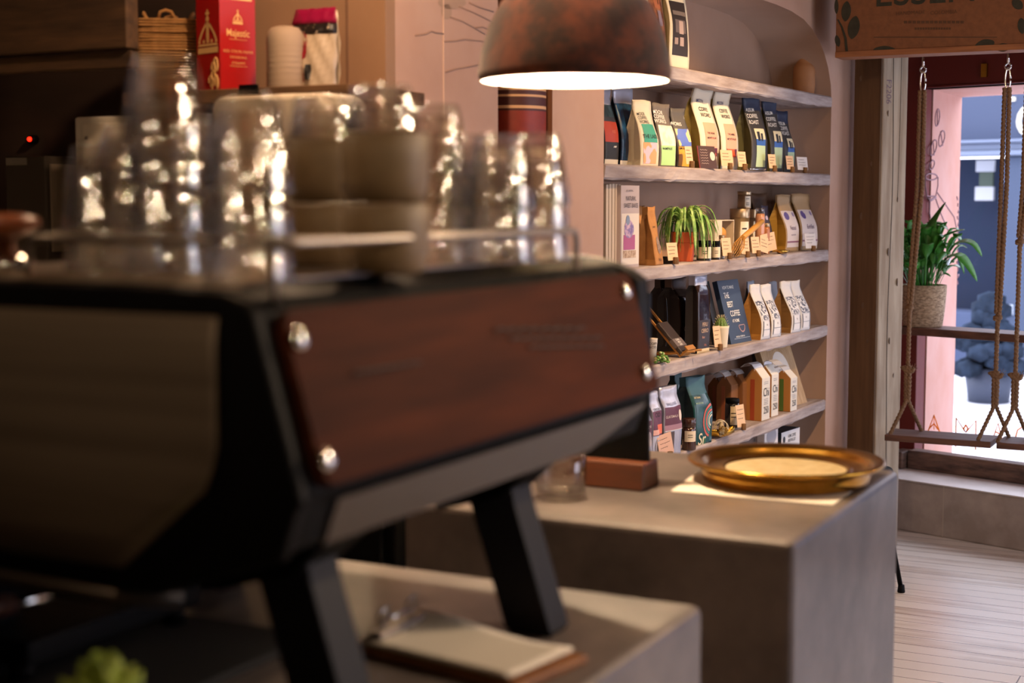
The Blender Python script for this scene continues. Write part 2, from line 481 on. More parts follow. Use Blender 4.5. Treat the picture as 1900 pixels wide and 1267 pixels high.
# joint line between the two plaster boards
s_, _ = S(823, 200); mb = MB(); mb.loft([[WP(s_ - .002, 0, z), WP(s_ + .002, 0, z), WP(s_ + .002, .0015, z), WP(s_ - .002, .0015, z)] for z in (0, 2.75)])
mb.build('board_joint', mat('joint_light', 'd8b59c', .9), wall)

# ---- window side
BENCH_L, BENCH_R = -.2, 4.2
def bpoly(pts): return [tuple(BP(e, t, 0).xy) for e, t in pts]
structure(MB().prism(bpoly([(BENCH_L, 0), (BENCH_R, 0), (BENCH_R, -.62), (BENCH_L, -.62)]), 'z', 0, .232).build('trim_2', CONC_B, bevel=.008))
mb = MB().prism(bpoly([(.205, .0008), (.209, .0008), (.209, -.001), (.205, -.001)]), 'z', 0, .23)
structure(mb.build('trim_3', mat('bench_joint', 'b0a294', .8)))
mb = MB().prism(bpoly([(BENCH_L, .004), (BENCH_R, .004), (BENCH_R, -.3), (BENCH_L, -.3)]), 'z', .232, .237)
structure(mb.build('trim_4', mat('bench_top', 'ddd4ce', .4, col2='c4bab3', scale=(4, 4, 4))))
GT = -.36                                                  # glass plane
mb = MB().prism(bpoly([(-.13, GT + .1), (BENCH_R, GT + .1), (BENCH_R, GT + .02), (-.13, GT + .02)]), 'z', .237, .325)
mb.prism(bpoly([(-.20, GT + .14), (-.135, GT + .14), (-.135, GT + .01), (-.20, GT + .01)]), 'z', .237, .318)
structure(mb.build('trim_5', mat('kerb_timber', '75594a', .7, col2='45322a', scale=(9, 9, 40), bump=.2), bevel=.006))
# red frame
e0 = G(1681, 300, GT)[0]; e1 = G(1716, 300, GT)[0]; zl = G(1760, 163, GT)[1]
mb = MB().prism(bpoly([(e0 - .01, GT + .03), (e1, GT + .03), (e1, GT - .05), (e0 - .01, GT - .05)]), 'z', .2, 2.75)
mb.prism(bpoly([(e1, GT + .045), (BENCH_R, GT + .045), (BENCH_R, GT - .05), (e1, GT - .05)]), 'z', zl, 2.75)
mb.prism(bpoly([(e1, GT + .05), (BENCH_R, GT + .05), (BENCH_R, GT - .05), (e1, GT - .05)]), 'z', zl, zl + .012)
win = structure(mb.build('window_1', RED, bevel=.004))
lt = [(1822, 118), (1833, 118), (1833, 143), (1822, 143)]
ez = [G(x, y, GT + .05) for x, y in lt]
mb = MB().prism(bpoly([(ez[0][0], GT + .06), (ez[1][0], GT + .06), (ez[1][0], GT + .046), (ez[0][0], GT + .046)]), 'z', ez[2][1], ez[0][1])
ltch = mb.build('latch', BRASS, win, bevel=.002)
mb = MB().add([BP(e1, GT, .325), BP(BENCH_R, GT, .325), BP(BENCH_R, GT, zl), BP(e1, GT, zl)], [(0, 1, 2, 3)])
mb.build('window_pane', PANE, win)
# wall over and right of the window stays solid
structure(MB().prism(bpoly([(4.2, 0), (6, 0), (6, -.1), (4.2, -.1)]), 'z', 0, 2.75).build('wall_window', PLASTER))
structure(MB().prism(bpoly([(-.9, GT + .035), (e0 - .012, GT + .035), (e0 - .012, GT - .14), (-.9, GT - .14)]), 'z', 0, 2.75).build('wall_corner', PLASTER))
# painted reveal outside the glass
eo, zo = G(1785, 180.5, GT - .62)
P1 = (e1 + .004, GT - .055); P2 = (eo, GT - .62)
rev = structure(MB().prism(bpoly([P1, P2, (P2[0] - .5, P2[1]), (P1[0] - .5, P1[1])]), 'z', -.1, 2.8).build('wall_reveal', SALMON))
structure(MB().prism(bpoly([(P1[0], P1[1]), (BENCH_R, P1[1]), (BENCH_R, P2[1]), (P2[0], P2[1])]), 'z', zo, 3.3).build('trim_6', SALMON))
# line drawing of cups and coffee beans on the reveal
rdir = Vector((BP(P2[0], P2[1], 0) - BP(P1[0], P1[1], 0))); rn = Vector((rdir.y, -rdir.x, 0)).normalized()
if rn.dot(CO - BP(*P1, 0)) < 0: rn = -rn
mb = MB(); o_ = BP(P1[0], P1[1], 0)
def rline(pts, r=.0035):
    mb.tube([at_plane(x, y, o_ + rn * .001, rn) for x, y in pts], r, 5)
def ell(cx, cy, rx, ry, tilt=0, n=14):
    return [(cx + rx * math.cos(a) * math.cos(tilt) - ry * math.sin(a) * math.sin(tilt), cy + rx * math.cos(a) * math.sin(tilt) + ry * math.sin(a) * math.cos(tilt)) for a in [2 * PI * k / n for k in range(n + 1)]]
for e in (ell(1739, 218, 4, 16, .1), ell(1747, 257, 5, 15, .2), ell(1732, 274, 5, 15, .25), ell(1729, 306, 4, 9, .3), ell(1728, 328, 11, 6)):
    rline(e)
rline([(1739, 203), (1739, 233)]); rline([(1745, 244), (1749, 270)]); rline([(1731, 261), (1733, 288)])
rline([(1717, 328), (1717, 345), (1720, 364), (1736, 364), (1740, 345), (1740, 328)])
rline([(1722, 366), (1726, 372), (1736, 366)], .006); rline([(1725, 370), (1724, 392), (1728, 410)]); rline([(1738, 356), (1752, 376), (1770, 402), (1776, 430)])
rline([(1735, 366), (1745, 395), (1758, 425), (1764, 432)])
for yy in range(365, 530, 12): rline([(1775 + (yy % 5), yy), (1777, yy + 6)], .004)
mb.build('coffee_drawing', mat('drawing_line', '8a6a72', .8), rev)

# gilt letters on the glass
GILT = bpy.data.materials.new('gilt_orange'); GILT.use_nodes = True
_n = GILT.node_tree; _n.nodes['Principled BSDF'].inputs['Base Color'].default_value = lin('e08a1e')
_t = _n.nodes.new('ShaderNodeBsdfTranslucent'); _t.inputs[0].default_value = lin('ffb63a')
_x = _n.nodes.new('ShaderNodeMixShader'); _x.inputs[0].default_value = .7
_n.links.new(_n.nodes['Principled BSDF'].outputs[0], _x.inputs[1]); _n.links.new(_t.outputs[0], _x.inputs[2]); _n.links.new(_x.outputs[0], _n.nodes['Material Output'].inputs[0])
wl = thing('window_lettering', 'thin gilt outline letters A M A painted on the street window glass', 'window lettering', tuple(BP(.2, GT, .45)))
def gl(strokes, name='letter'):
    mb = MB(); o_ = Vector(wl.location)
    for pts, r in strokes: mb.tube([at_plane(x, y, BP(0, GT + .004, 0), BN) - o_ for x, y in pts], r, 5)
    mb.build(name, GILT, wl)
gl([([(1720, 806), (1733, 770), (1747, 812)], .0036), ([(1725, 794), (1733, 786), (1741, 797)], .0036), ([(1733, 770), (1733, 797)], .0018)])
gl([([(1773, 829), (1774, 775), (1790, 800), (1792, 802), (1811, 780), (1810, 834)], .0036)])
gl([([(1792, 788), (1796, 795), (1792, 802), (1788, 795), (1792, 788)], .004)], 'diamond')
gl([([(1843, 812), (1852, 785), (1860, 818)], .0036), ([(1847, 801), (1857, 805)], .0036)])
gl([([(1884, 812), (1888, 798), (1900, 790), (1912, 798), (1914, 815)], .0036)])

# ---- street outside
structure(MB().box(-14, 14, 6.9, 24, -.3, -.12).build('ground', mat('pavement', 'e6e6ea', .8, col2='cfd0d8', scale=(1.5, 1.5, 1.5))))
FT = -7.3
shop = thing('shopfront', 'slate blue shopfront with cream lettering across the street', 'shop', tuple(BP(0, FT, -.12)), BROT)
def fx(px, py, t=FT):
    e, z = G(px, py, t); return e, z + .12
f0, fz = fx(1790, 262); f1, ft = fx(1900, 100)
cz, = (fx(1850, 290)[1],)
MB().box(-6, 8, .0, .3, fz, fz + 1.05).build('fascia', mat('fascia_slate', '4c5468', .8, spec=.1), shop)
MB().box(-6, 8, -.22, .1, cz + .12, fz).box(-6, 8, -.15, .1, cz + .05, cz + .12).box(-6, 8, -.2, .1, cz, cz + .05).build('cornice', mat('cornice_blue', '767f92', .7, spec=.1), shop, bevel=.02)
MB().box(-6, 8, .6, .7, 0, cz).build('shop_interior', mat('shop_dark', '2f3648', 1, spec=.05), shop)
MB().box(-6, 8, -.02, .3, 0, .55).build('stall_riser', mat('riser_grey', '4c566e', .9, spec=.1), shop, bevel=.02)
for k, (xa, xb) in enumerate(((1872, 1990),)):
    ea, eb = fx(xa, 400)[0], fx(xb, 400)[0]
    MB().box(ea, eb, -.12, .2, 0, cz).build('pilaster', mat('pilaster_blue', '4c5568', .9, spec=.05), shop, bevel=.02)
for (a, b, c, d, cl) in ((1782, 296, 1816, 318, 'b9bcc4'), (1780, 346, 1815, 372, 'b5b6ba'), (1828, 300, 1844, 340, '6f7c98'), (1788, 318, 1814, 346, '3c4a3c')):
    q0, q1 = fx(a, d, FT), fx(c, b, FT)
    MB().box(q0[0], q1[0], .3, .33, q0[1], q1[1]).build('window_poster', flat(cl), shop)
q0, q1 = fx(1833, 440), fx(1836, 360)
MB().box(q0[0], q1[0], .2, .26, 0, q1[1]).build('mullion', mat('cornice_blue', '9aa8c4'), shop)
q0, q1 = fx(1868, 582), fx(1893, 564)
MB().box(q0[0], q1[0], -.16, -.12, q0[1], q1[1]).build('plaque', flat('cfd8e4'), shop, bevel=.01)
lx, lz = fx(1893, 228)
put_text(MB(), 'CAFE', 1, lambda x, y: (0, 0, 0))
mb = MB(); hh = abs(fx(1893, 194)[1] - fx(1893, 262)[1])
put_text(mb, 'C', hh * 1.33, lambda x, y: (lx + .1 + x * .95, -.012, lz + y), bold=.012)
mb.build('shop_letter', mat('cream_letter', 'eee6cf', .5), shop)
q0, q1 = fx(1872, 188), fx(1885, 180)
MB().box(q0[0], q1[0], -.02, 0, q0[1], q1[1]).build('shop_letter', mat('cream_letter', 'eee6cf', .5), shop)
# low dark planter bushes on the far pavement
for (px, py, r, l) in ((1835, 700, .26, 'dark rounded shrub in a pot before the slate shopfront across the street'),):
    c = BP(G(px, py, -5.2)[0], -5.2, -.12); mb = MB()
    for k in range(70):
        a, b_, q = random.uniform(0, 2 * PI), random.uniform(0, 1), random.uniform(.6, 1) * r
        p = Vector((q * math.cos(a) * math.cos(b_ * 1.5), q * math.sin(a) * math.cos(b_ * 1.5), .25 + r * 2.2 * b_))
        mb.sphere(p, .11, 6, 0, (1, 1, .7))
    sh = thing('street_shrub', l, 'shrub', tuple(c))
    mb.build('foliage', mat('shrub_dark', '1f2630', 1, spec=.05, col2='313c4c', scale=(9, 9, 9)), sh)
    MB().lathe([(.16, 0), (.2, .28), (.18, .28), (.15, .26)], 16).build('pot', flat('3a4152'), sh)

# ---- timber post
pc = at_d(1630, 500, 6.37)
mb = MB(); w_ = .152; M = Matrix.Translation((pc.x - .028, pc.y + .105, 0)) @ Matrix.Rotation(math.radians(-29), 4, 'Z')
mb.box(-w_ / 2, w_ / 2, -w_ / 2, w_ / 2, 0, 2.75, M=M)
post = structure(mb.build('trim_7', POSTW, bevel=.006))
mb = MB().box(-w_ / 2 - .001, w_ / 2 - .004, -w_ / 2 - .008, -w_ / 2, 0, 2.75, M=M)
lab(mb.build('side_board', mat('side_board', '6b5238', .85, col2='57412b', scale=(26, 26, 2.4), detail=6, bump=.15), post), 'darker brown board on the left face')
mb = MB(); mb.tube([M @ Vector((w_ / 2 * .998, -.012 + .006 * math.sin(z * 5), z)) for z in [i * .1 for i in range(27)]], .0022, 5)
mb.tube([M @ Vector((w_ / 2 * .998, .028 + .004 * math.sin(z * 4), z)) for z in [1.5 + i * .1 for i in range(8)]], .0015, 5)
mb.build('crack', flat('3c2d20'), post)
mb = MB()
c = at_plane(1649, 170, M @ Vector((w_ / 2 + .001, 0, 0)), M.to_3x3() @ Vector((1, 0, 0)))
ax = M.to_3x3() @ Vector((0, 1, 0))
put_text(mb, 'F2206', .042, lambda x, y: c + ax * y - Vector((0, 0, 1)) * (x))
mb.build('stamp', mat('stamp_purple', '6d5866', .8), post)
mb = MB()
for (u_, z, r) in ((-.02, 1.28, .012), (.03, 1.5, .008), (.0, .9, .01), (-.04, 1.86, .009), (.04, 1.15, .012), (.03, .75, .007)):
    mb.sphere(M @ Vector((w_ / 2, u_, z)), r, 10, 0, (.12, 1, 1.5)); mb.sphere(M @ Vector((u_, -w_ / 2 - .008, z + .15)), r, 10, 0, (1, .12, 1.5))
mb.build('knot', flat('5a4330'), post)
# ---- window ledge board
ze = .921
P0 = at_z(1667, 606, ze); et = (P0 - B0).dot(BN); ee = (P0 - B0).dot(BD)
led = MB().prism(bpoly([(ee, et), (BENCH_R, et), (BENCH_R, et - .19), (ee, et - .19)]), 'z', ze - .035, ze).build('window_ledge', SEATW, bevel=.004)
tag(led, 'narrow dark timber ledge across the street window carrying the potted lily', 'ledge')
LEDT = et

# ================================================================ BAR COUNTERS
CT = .95
lo = MB().box(-1.62, -.692, .25, 1.915, 0, CT).build('counter', CONC, bevel=.014, seg=3)
tag(lo, 'low concrete bar counter block under the espresso machine, nearest the camera', 'counter')
hi = MB().box(-1.43, -.692, 2.335, 3.073, 0, CT).build('counter', CONC, bevel=.014, seg=3)
tag(hi, 'square concrete bar counter block carrying the brass tray and black menu board', 'counter')
cb = thing('under_bar_cabinet', 'black low cabinet behind the bar between the two concrete counters', 'cabinet', (-1.83, 2.52, 0))
MB().box(-.36, .36, -.15, .12, .05, .93).build('body', BLACKP, cb, bevel=.006)
MB().box(-.34, .34, -.168, -.15, .08, .9).build('door', BLACKP, cb, bevel=.004)
MB().box(-.37, .37, -.165, .13, 0, .05).build('plinth', BLACKM, cb)

# ================================================================ ESPRESSO MACHINE
em = thing('espresso_machine', 'black espresso machine with riveted walnut back panel standing on splayed legs', 'espresso machine', (-1.1, 1.55, CT))
OFF = Matrix.Translation((1.1, -1.55, -CT))
Y0, Y1 = 1.115, 1.975
prof = [(-1.40, 1.42), (-.98, 1.42), (-.87, 1.417), (-.842, 1.409), (-.832, 1.398), (-.783, 1.232), (-.79, 1.222), (-.806, 1.176), (-.95, 1.128), (-1.40, 1.128)]
def shr(p, k, cx=-1.1, cz=1.28): return [((x - cx) * k + cx, (z - cz) * k + cz) for x, z in p]
mb = MB().prism(prof, 'y', Y0, Y1 - .03); mb.xf(OFF); mb.build('body', BLACKP, em, bevel=.005)
mb = MB().prism([(x, z - .003) for x, z in shr(prof, 1.012)], 'y', 1.099, Y0); mb.xf(OFF); mb.build('end_frame', BLACKM, em, bevel=.004)
# far cheek, its top corner swept down
chk = [at_y(x, y, 1.985) for x, y in ((1047, 471), (1085, 473), (1120, 478), (1150, 486), (1178, 499), (1203, 517), (1206, 560), (1207, 640), (1200, 735))]
mb = MB().prism([(-1.40, 1.40), (-1.12, 1.43)] + [(p.x, p.z) for p in chk] + [(-.95, 1.128), (-1.40, 1.128)], 'y', Y1 - .03, 1.985); mb.xf(OFF)
mb.build('end_frame', BLACKM, em, bevel=.004)
# stainless near-end cover with a rolled top edge
def zb(x):
    if x < -.985: return 1.148
    if x < -.895: return 1.148 + (x + .985) / .09 * .075
    return 1.223 + ((x + .895) / .026) ** 2 * .05
xs = [-1.40, -1.3, -1.2, -1.1, -1.0, -.985, -.96, -.93, -.895, -.885, -.876, -.869]
roll = [(1.18, 1.4235), (1.15, 1.423), (1.125, 1.417), (1.106, 1.404), (1.097, 1.386), (1.0945, 1.366)]
mb = MB(); rows = []
for x in xs:
    b = zb(x); pts = [(x, y, z) for y, z in roll]
    for k in range(1, 7): pts.append((x, 1.0945, 1.366 + (b - 1.366) * k / 6))
    rows.append(pts)
mb.loft(rows, closed=False); mb.xf(OFF); ep = mb.build('end_panel', STEELD, em, solid=.003)
lab(ep, 'brushed stainless end panel with rolled top edge')
mb = MB(); mb.tube([(-1.40, 1.088, 1.124), (-1.2, 1.088, 1.122), (-1.08, 1.09, 1.119), (-1.0, 1.10, 1.115), (-.95, 1.14, 1.112)], .009, 10); mb.xf(OFF)
mb.build('lower_pipe', mat('dark_steel', '3a332c', .4, metal=.7), em)
# top deck
mb = MB().box(-1.37, -.875, 1.2, 1.93, 1.42, 1.4225); mb.xf(OFF); mb.build('cup_deck', STEEL, em)
# wooden back panel
tv = Vector((-.783 + .832, 0, 1.232 - 1.398)); th_ = tv.length; tv.normalize(); nv = Vector((-tv.z, 0, tv.x))
ptop = Vector((-.8315, 0, 1.3975))
def pan(u, v, h=0): return ptop + tv * v + nv * h + Vector((0, u, 0))       # u along y, v down the panel
def rrect(u0, u1, v0, v1, r, n=5):
    pts = []
    for (cu, cv, a0) in ((u1 - r, v1 - r, 0), (u0 + r, v1 - r, PI / 2), (u0 + r, v0 + r, PI), (u1 - r, v0 + r, 1.5 * PI)):
        for k in range(n + 1):
            a = a0 + PI / 2 * k / n; pts.append((cu + r * math.cos(a), cv + r * math.sin(a)))
    return pts
rr = rrect(1.125, 1.945, .002, th_ - .004, .02)
mb = MB().loft([[pan(u, v, h) for u, v in rr] for h in (.0, .014)], smooth=False); mb.xf(OFF)
wp = mb.build('wood_panel', WALNUT, em, bevel=.002)
lab(wp, 'walnut back panel with rounded corners')
nrm = nv
for (px, py) in ((553, 628), (603, 852), (1160, 540), (1197, 690)):
    c = at_plane(px, py, pan(0, 0, .016), nv); mb = MB()
    prof_b = [(.0001, .0075), (.005, .0068), (.009, .0048), (.0112, .002), (.0116, 0)]
    mb.lathe([(r, z) for r, z in reversed(prof_b)], 18)
    mb.xf(Matrix.Translation(c) @ nv.to_track_quat('Z', 'Y').to_matrix().to_4x4()); mb.xf(OFF)
    mb.build('bolt', CHROME, wp)
for (x0, x1, y, k) in ((915, 1085, 611, 3), (945, 1115, 628, 2), (980, 1120, 644, 2), (655, 780, 692, 2)):
    mb = MB().tube([at_plane(x0 + (x1 - x0) * i / 24, y - (x1 - x0) * i / 24 * .16 * (1 if y > 680 else .06) + k * math.sin(i * 2.1), pan(0, 0, .0165), nv) for i in range(25)], .0014, 5)
    mb.xf(OFF); mb.build('engraving', mat('burnt_mark', '24100a', .7), wp)
# steel band under the panel
mb = MB().loft([[Vector((-.786, y, 1.220)), Vector((-.803, y, 1.174)), Vector((-.812, y, 1.178))] for y in (1.17, 1.78)] +
               [[Vector((-.786, 1.93, 1.220)), Vector((-.788, 1.93, 1.214)), Vector((-.794, 1.93, 1.214))]], smooth=False)
mb.xf(OFF); mb.build('lower_band', mat('band_steel', '5a5148', .42, metal=.8), em)
# splayed legs
def leg(y, side=1):
    def X(x): return x if side > 0 else -2.2 - x
    top = [(X(-.955), y), (X(-.868), y), (X(-.868), y + .055), (X(-.955), y + .055)]
    mid = [(X(-.925), y), (X(-.858), y), (X(-.858), y + .055), (X(-.925), y + .055)]
    bot = [(X(-.872), y), (X(-.806), y), (X(-.806), y + .055), (X(-.872), y + .055)]
    mb = MB().loft([[(a, b, z) for a, b in q] for q, z in ((top, 1.165), (mid, 1.115), (bot, CT + .004 + (.0124 if side < 0 and y < 1.5 else 0)))], smooth=False)
    mb.xf(OFF); l = mb.build('leg', BLUEBLK, em, bevel=.003)
    mb = MB().box(min(X(-.868), X(-.81)), max(X(-.868), X(-.81)), y + .004, y + .051, CT + (.0124 if side < 0 and y < 1.5 else 0), CT + .005 + (.0124 if side < 0 and y < 1.5 else 0)); mb.xf(OFF); mb.build('foot', BLACKM, l)
for y in (1.225, 1.672): leg(y); leg(y, -1)
# brackets tying legs to the body
for y in (1.225, 1.672):
    mb = MB().prism([(-.99, 1.165), (-.83, 1.165), (-.868, 1.13), (-.965, 1.10)], 'y', y - .012, y + .067); mb.xf(OFF); mb.build('leg_bracket', BLACKP, em)
# drip tray and groups on the barista's side
mb = MB().box(-1.42, -1.22, 1.2, 1.5, CT + .034, CT + .062); mb.xf(OFF); mb.build('drip_tray', BLACKM, em, bevel=.004)
for x, y in ((-1.39, 1.22), (-1.39, 1.48), (-1.25, 1.22), (-1.25, 1.48)):
    mb = MB().lathe([(.015, .0124), (.015, .034)], 12, (x, y, CT)); mb.xf(OFF); mb.build('tray_foot', BLACKM, em)
for y in (1.36, 1.72):
    mb = MB().lathe([(.034, -.05), (.036, 0), (.036, .03), (.03, .05)], 20, (-1.2, y, 1.10)); mb.xf(OFF); g_ = mb.build('group_head', CHROME, em)
mb = MB().tube([(-1.205, 1.36, 1.06), (-1.205, 1.20, 1.065), (-1.205, 1.14, 1.07)], .007, 10); mb.xf(OFF); g_ = mb.build('portafilter', CHROME, em)
mb = MB().tube([(-1.205, 1.165, 1.068), (-1.205, 1.13, 1.072), (-1.205, 1.08, 1.08), (-1.205, 1.03, 1.085)], [.010, .014, .015, .011], 14); mb.xf(OFF); mb.build('handle', BLOCKW, g_)
# cup rail round the deck
R0, R1, RX0, RX1 = 1.135, 1.755, -1.136, -.812
mb = MB()
mb.tube([(RX0, R0 + .0, 1.425), (RX0, R0, 1.45), (RX0 + .004, R0, 1.458), (RX0 + .012, R0, 1.461), ((RX0 + RX1) / 2, R0, 1.461), (RX1 - .01, R0, 1.461), (RX1 - .003, R0 + .003, 1.461), (RX1, R0 + .01, 1.461),
         (RX1, R1 - .012, 1.461), (RX1, R1 - .004, 1.458), (RX1, R1, 1.45), (RX1, R1, 1.41)], .0042, 10)
mb.tube([(RX1 - .02, R0, 1.40), (RX1 - .02, R0, 1.461)], .0036, 8); mb.tube([(RX0, R1, 1.42), (RX0, R1, 1.461), (RX0, R0 + .005, 1.461)], .0042, 8)
mb.xf(OFF); mb.build('cup_rail', STEEL, em)

# tamper lying beside the cups
DZ = 1.4228
p = at_d(12, 500, 1.62); tp = thing('tamper', 'walnut handled steel coffee tamper on top of the machine, far left', 'tamper', (p.x, p.y, DZ))
MB().lathe([(.029, 0), (.029, .012), (.026, .016), (.010, .02), (.009, .036)], 28).build('steel_base', CHROME, tp)
MB().lathe([(.010, .036), (.022, .04), (.034, .046), (.037, .052), (.034, .058), (.02, .062), (.001, .063)], 28).build('handle', mat('tamper_wood', '7a3d18', .35), tp)

# ================================================================ TUMBLERS AND MUGS ON THE MACHINE
def tumbler_mb(inv=True):
    """bar tumbler: gently bellied outer wall with ten soft facets low down, thick base, rounded rim"""
    H_, N = .086, 60; mb = MB(); inner = [(.0372, H_), (.036, .078), (.0322, .05), (.027, .02), (.024, .014), (.001, .013)]
    outer = [(.0245, 0, 0), (.0262, .0008, .2), (.0276, .003, .6)]
    for i in range(1, 11):
        t = i / 10; outer.append((.0276 + .0082 * t ** .8 + .0011 * math.sin(PI * t), .003 + .047 * t, .8 * (1 - t ** 6)))
    for i in range(1, 7):
        t = i / 6; outer.append((.0358 + .0037 * t + .0006 * math.sin(PI * t), .050 + .0352 * t, 0))
    outer.append((.0388, H_, 0))
    rings = []
    for r, z, f in outer:
        ring = []
        for j in range(N):
            a = 2 * PI * j / N; m = (a % (2 * PI / 10)) - PI / 10
            ring.append((r * (1 + f * .75 * (math.cos(PI / 10) / math.cos(m) - 1)) * math.cos(a), r * (1 + f * .75 * (math.cos(PI / 10) / math.cos(m) - 1)) * math.sin(a), z))
        rings.append(ring)
    mb.loft(rings, 0, True, True, False)
    n0 = len(mb.v)
    mb.loft([[(r * math.cos(2 * PI * j / N), r * math.sin(2 * PI * j / N), z) for j in range(N)] for r, z in inner], 0, True, False, True)
    # rim joins outer and inner
    last = len(outer) - 1
    for j in range(N):
        k = (j + 1) % N
        mb.f.append((last * N + j, last * N + k, n0 + k, n0 + j)); mb.m.append(0); mb.sm.append(True)
    if inv: mb.xf(Matrix.Translation((0, 0, H_)) @ Matrix.Rotation(PI, 4, 'X'))
    return mb
tb_ = tumbler_mb(); tb_.xf(Matrix.Diagonal((1.1, 1.1, 1.04, 1))); tum = tb_.build('tumbler', GLASS)
tum0 = tum; first = [True]
def put_tumbler(x, y, z, label, rz, group):
    o = tum0 if first[0] else tum0.copy()
    if not first[0]: COL.objects.link(o)
    first[0] = False
    o.location = (x, y, z); o.rotation_euler = (0, 0, rz)
    tag(o, label, 'glass', group); return o
ORD = ['bottom', 'second', 'third', 'fourth', 'fifth', 'sixth']
def stack(px, D, n, where, step=.036, z0=DZ):
    c = at_d(px, 500, D)
    for k in range(n):
        pos = 'bottom glass' if k == 0 else ('top glass' if k == n - 1 else ORD[k] + ' glass up')
        put_tumbler(c.x + random.uniform(-.0008, .0008), c.y, z0 + k * step, 'clear tumbler, %s of %s' % (pos, where), random.uniform(0, 1), 'stacked tumblers on the machine')
stack(196, 1.60, 2, 'the leftmost low stack', .046)
stack(250, 1.72, 3, 'the stack behind the leftmost pair')
stack(313, 1.545, 4, 'the tallest stack of all', .044)
stack(395, 1.75, 3, 'the stack behind the two tall ones')
stack(462, 1.42, 3, 'the tall stack left of the mugs', .042)
stack(806, 1.85, 4, 'the stack right of the mugs', .034)
stack(876, 1.99, 3, 'the rear stack near the right end')
stack(928, 1.84, 3, 'the middle stack near the right end', .033)
stack(994, 1.92, 3, 'the last stack at the right end', .035)
def mug_mb():
    mb = MB()
    mb.lathe([(.036, 0), (.041, .004), (.0455, .02), (.047, .045), (.0475, .071), (.0462, .073), (.0448, .071), (.044, .045), (.04, .014), (.001, .010)], 40, cap0=True, cap1=True)
    return mb
mug0 = mug_mb().build('stoneware_mug', STONE)
mf = True
for (px, D, wh) in ((606, 1.76, 'the rear stack beside the tall tumblers'), (716, 1.60, 'the front stack in the middle')):
    c = at_d(px, 500, D)
    for k in range(2):
        o = mug0 if mf else mug0.copy()
        if not mf: COL.objects.link(o)
        mf = False
        o.location = (c.x, c.y, DZ + k * .0735)
        tag(o, 'tan handleless stoneware mug, %s of %s' % (('lower', 'upper')[k], wh), 'mug', 'stoneware mugs on the machine')
    put_tumbler(c.x - .004, c.y, DZ + .0735 + .0115, 'clear tumbler inside the upper mug, %s' % wh, .3, 'stacked tumblers on the machine')
    put_tumbler(c.x - .004, c.y, DZ + .0735 + .0115 + .022, 'clear tumbler capping the mug glass, %s' % wh, .8, 'stacked tumblers on the machine')

# ================================================================ PENDANT LAMP
pl = thing('pendant_lamp', 'brown mottled felt dome pendant lamp glowing over the bar', 'pendant lamp', (-1.181, 2.541, 1.716))
out = [(.1715, 0), (.1765, .006), (.1772, .018), (.172, .05), (.158, .098), (.136, .14), (.106, .175), (.07, .2), (.035, .213), (.012, .217)]
inn = [(.012, .205), (.034, .201), (.067, .189), (.1, .166), (.129, .133), (.15, .094), (.1635, .05), (.168, .012), (.1715, 0)]
MB().lathe(out, 56, cap0=False, cap1=False).build('lamp_shade', FELT, pl)
lab(MB().lathe(inn, 56, cap0=False, cap1=False).build('shade_lining', SHADEIN, pl), 'pale inner lining of the shade')
MB().sphere((0, 0, .115), .03, 20).build('bulb', mat('bulb_glow', 'fff0d8', .5, emit=(255, 224, 184), estr=2100), pl)
MB().lathe([(.016, .14), (.018, .15), (.018, .2), (.013, .215)], 20).build('lamp_holder', BLACKM, pl)
MB().tube([(0, 0, .21), (0, 0, 1.034)], .0032, 8).build('cord', BLACKM, pl)

# ================================================================ ON THE SQUARE COUNTER
# brass tray
tr = thing('brass_tray', 'round brass tray with broad rim on the square concrete counter', 'tray', (-.862, 2.843, CT + .0018))
tp_ = [(.001, .0), (.152, 0), (.160, .004), (.165, .018), (.168, .031), (.186, .036), (.1915, .040), (.1905, .044), (.186, .0445), (.166, .0405), (.160, .037), (.156, .030), (.150, .0275), (.128, .0265)]
MB().lathe(tp_, 80, cap1=False).build('tray_body', BRASS, tr)
MB().lathe([(.128, .0265), (.124, .0285), (.119, .0255), (.117, .0245)], 80, cap0=False, cap1=False).build('raised_ring', BRASS, tr)
lab(MB().lathe([(.117, .0245), (.001, .0245)], 80, cap0=False, cap1=False).build('tray_floor', mat('tray_floor', 'ead6ac', .4, metal=.4, col2='d6ba80', scale=(40, 40, 40)), tr), 'pale floor of the tray')  # floor paler and less metallic than the rim
mb = MB(); P = [at_z(*q, CT) for q in ((1245, 912), (1292, 878), (1590, 905), (1545, 938))]
mb.loft([[(p.x, p.y, CT + .0006) for p in P], [(p.x, p.y, CT + .0014) for p in P]], smooth=False)
o = mb.build('paper_sheet', PAPER); tag(o, 'plain white paper sheet lying under the brass tray', 'paper')
# menu board
q = at_z(1191, 913, CT); mbd = thing('menu_board', 'black menu board upright in a reddish wooden block on the square counter', 'menu board', (q.x, q.y + .045, CT))
bl = [(-.045, 0), (.045, 0), (.036, .052), (-.036, .052)]
MB().prism([(y, z) for y, z in bl], 'x', -.30, .0).build('wooden_base', BLOCKW, mbd, bevel=.004)
MB().box(-.315, -.004, -.006, .006, .035, .375).build('board', BLACKM, mbd, bevel=.002)
# water tumbler standing upright
q = at_z(1020, 932, CT)
mb = MB().lathe([(.001, 0), (.043, 0), (.046, .004), (.0475, .05), (.049, .1), (.0475, .1), (.0455, .05), (.043, .014), (.001, .012)], 48)
o = mb.build('water_glass', CLEARG); o.location = (q.x, q.y + .046, CT); tag(o, 'clear straight water glass standing upright by the wooden board base', 'glass')

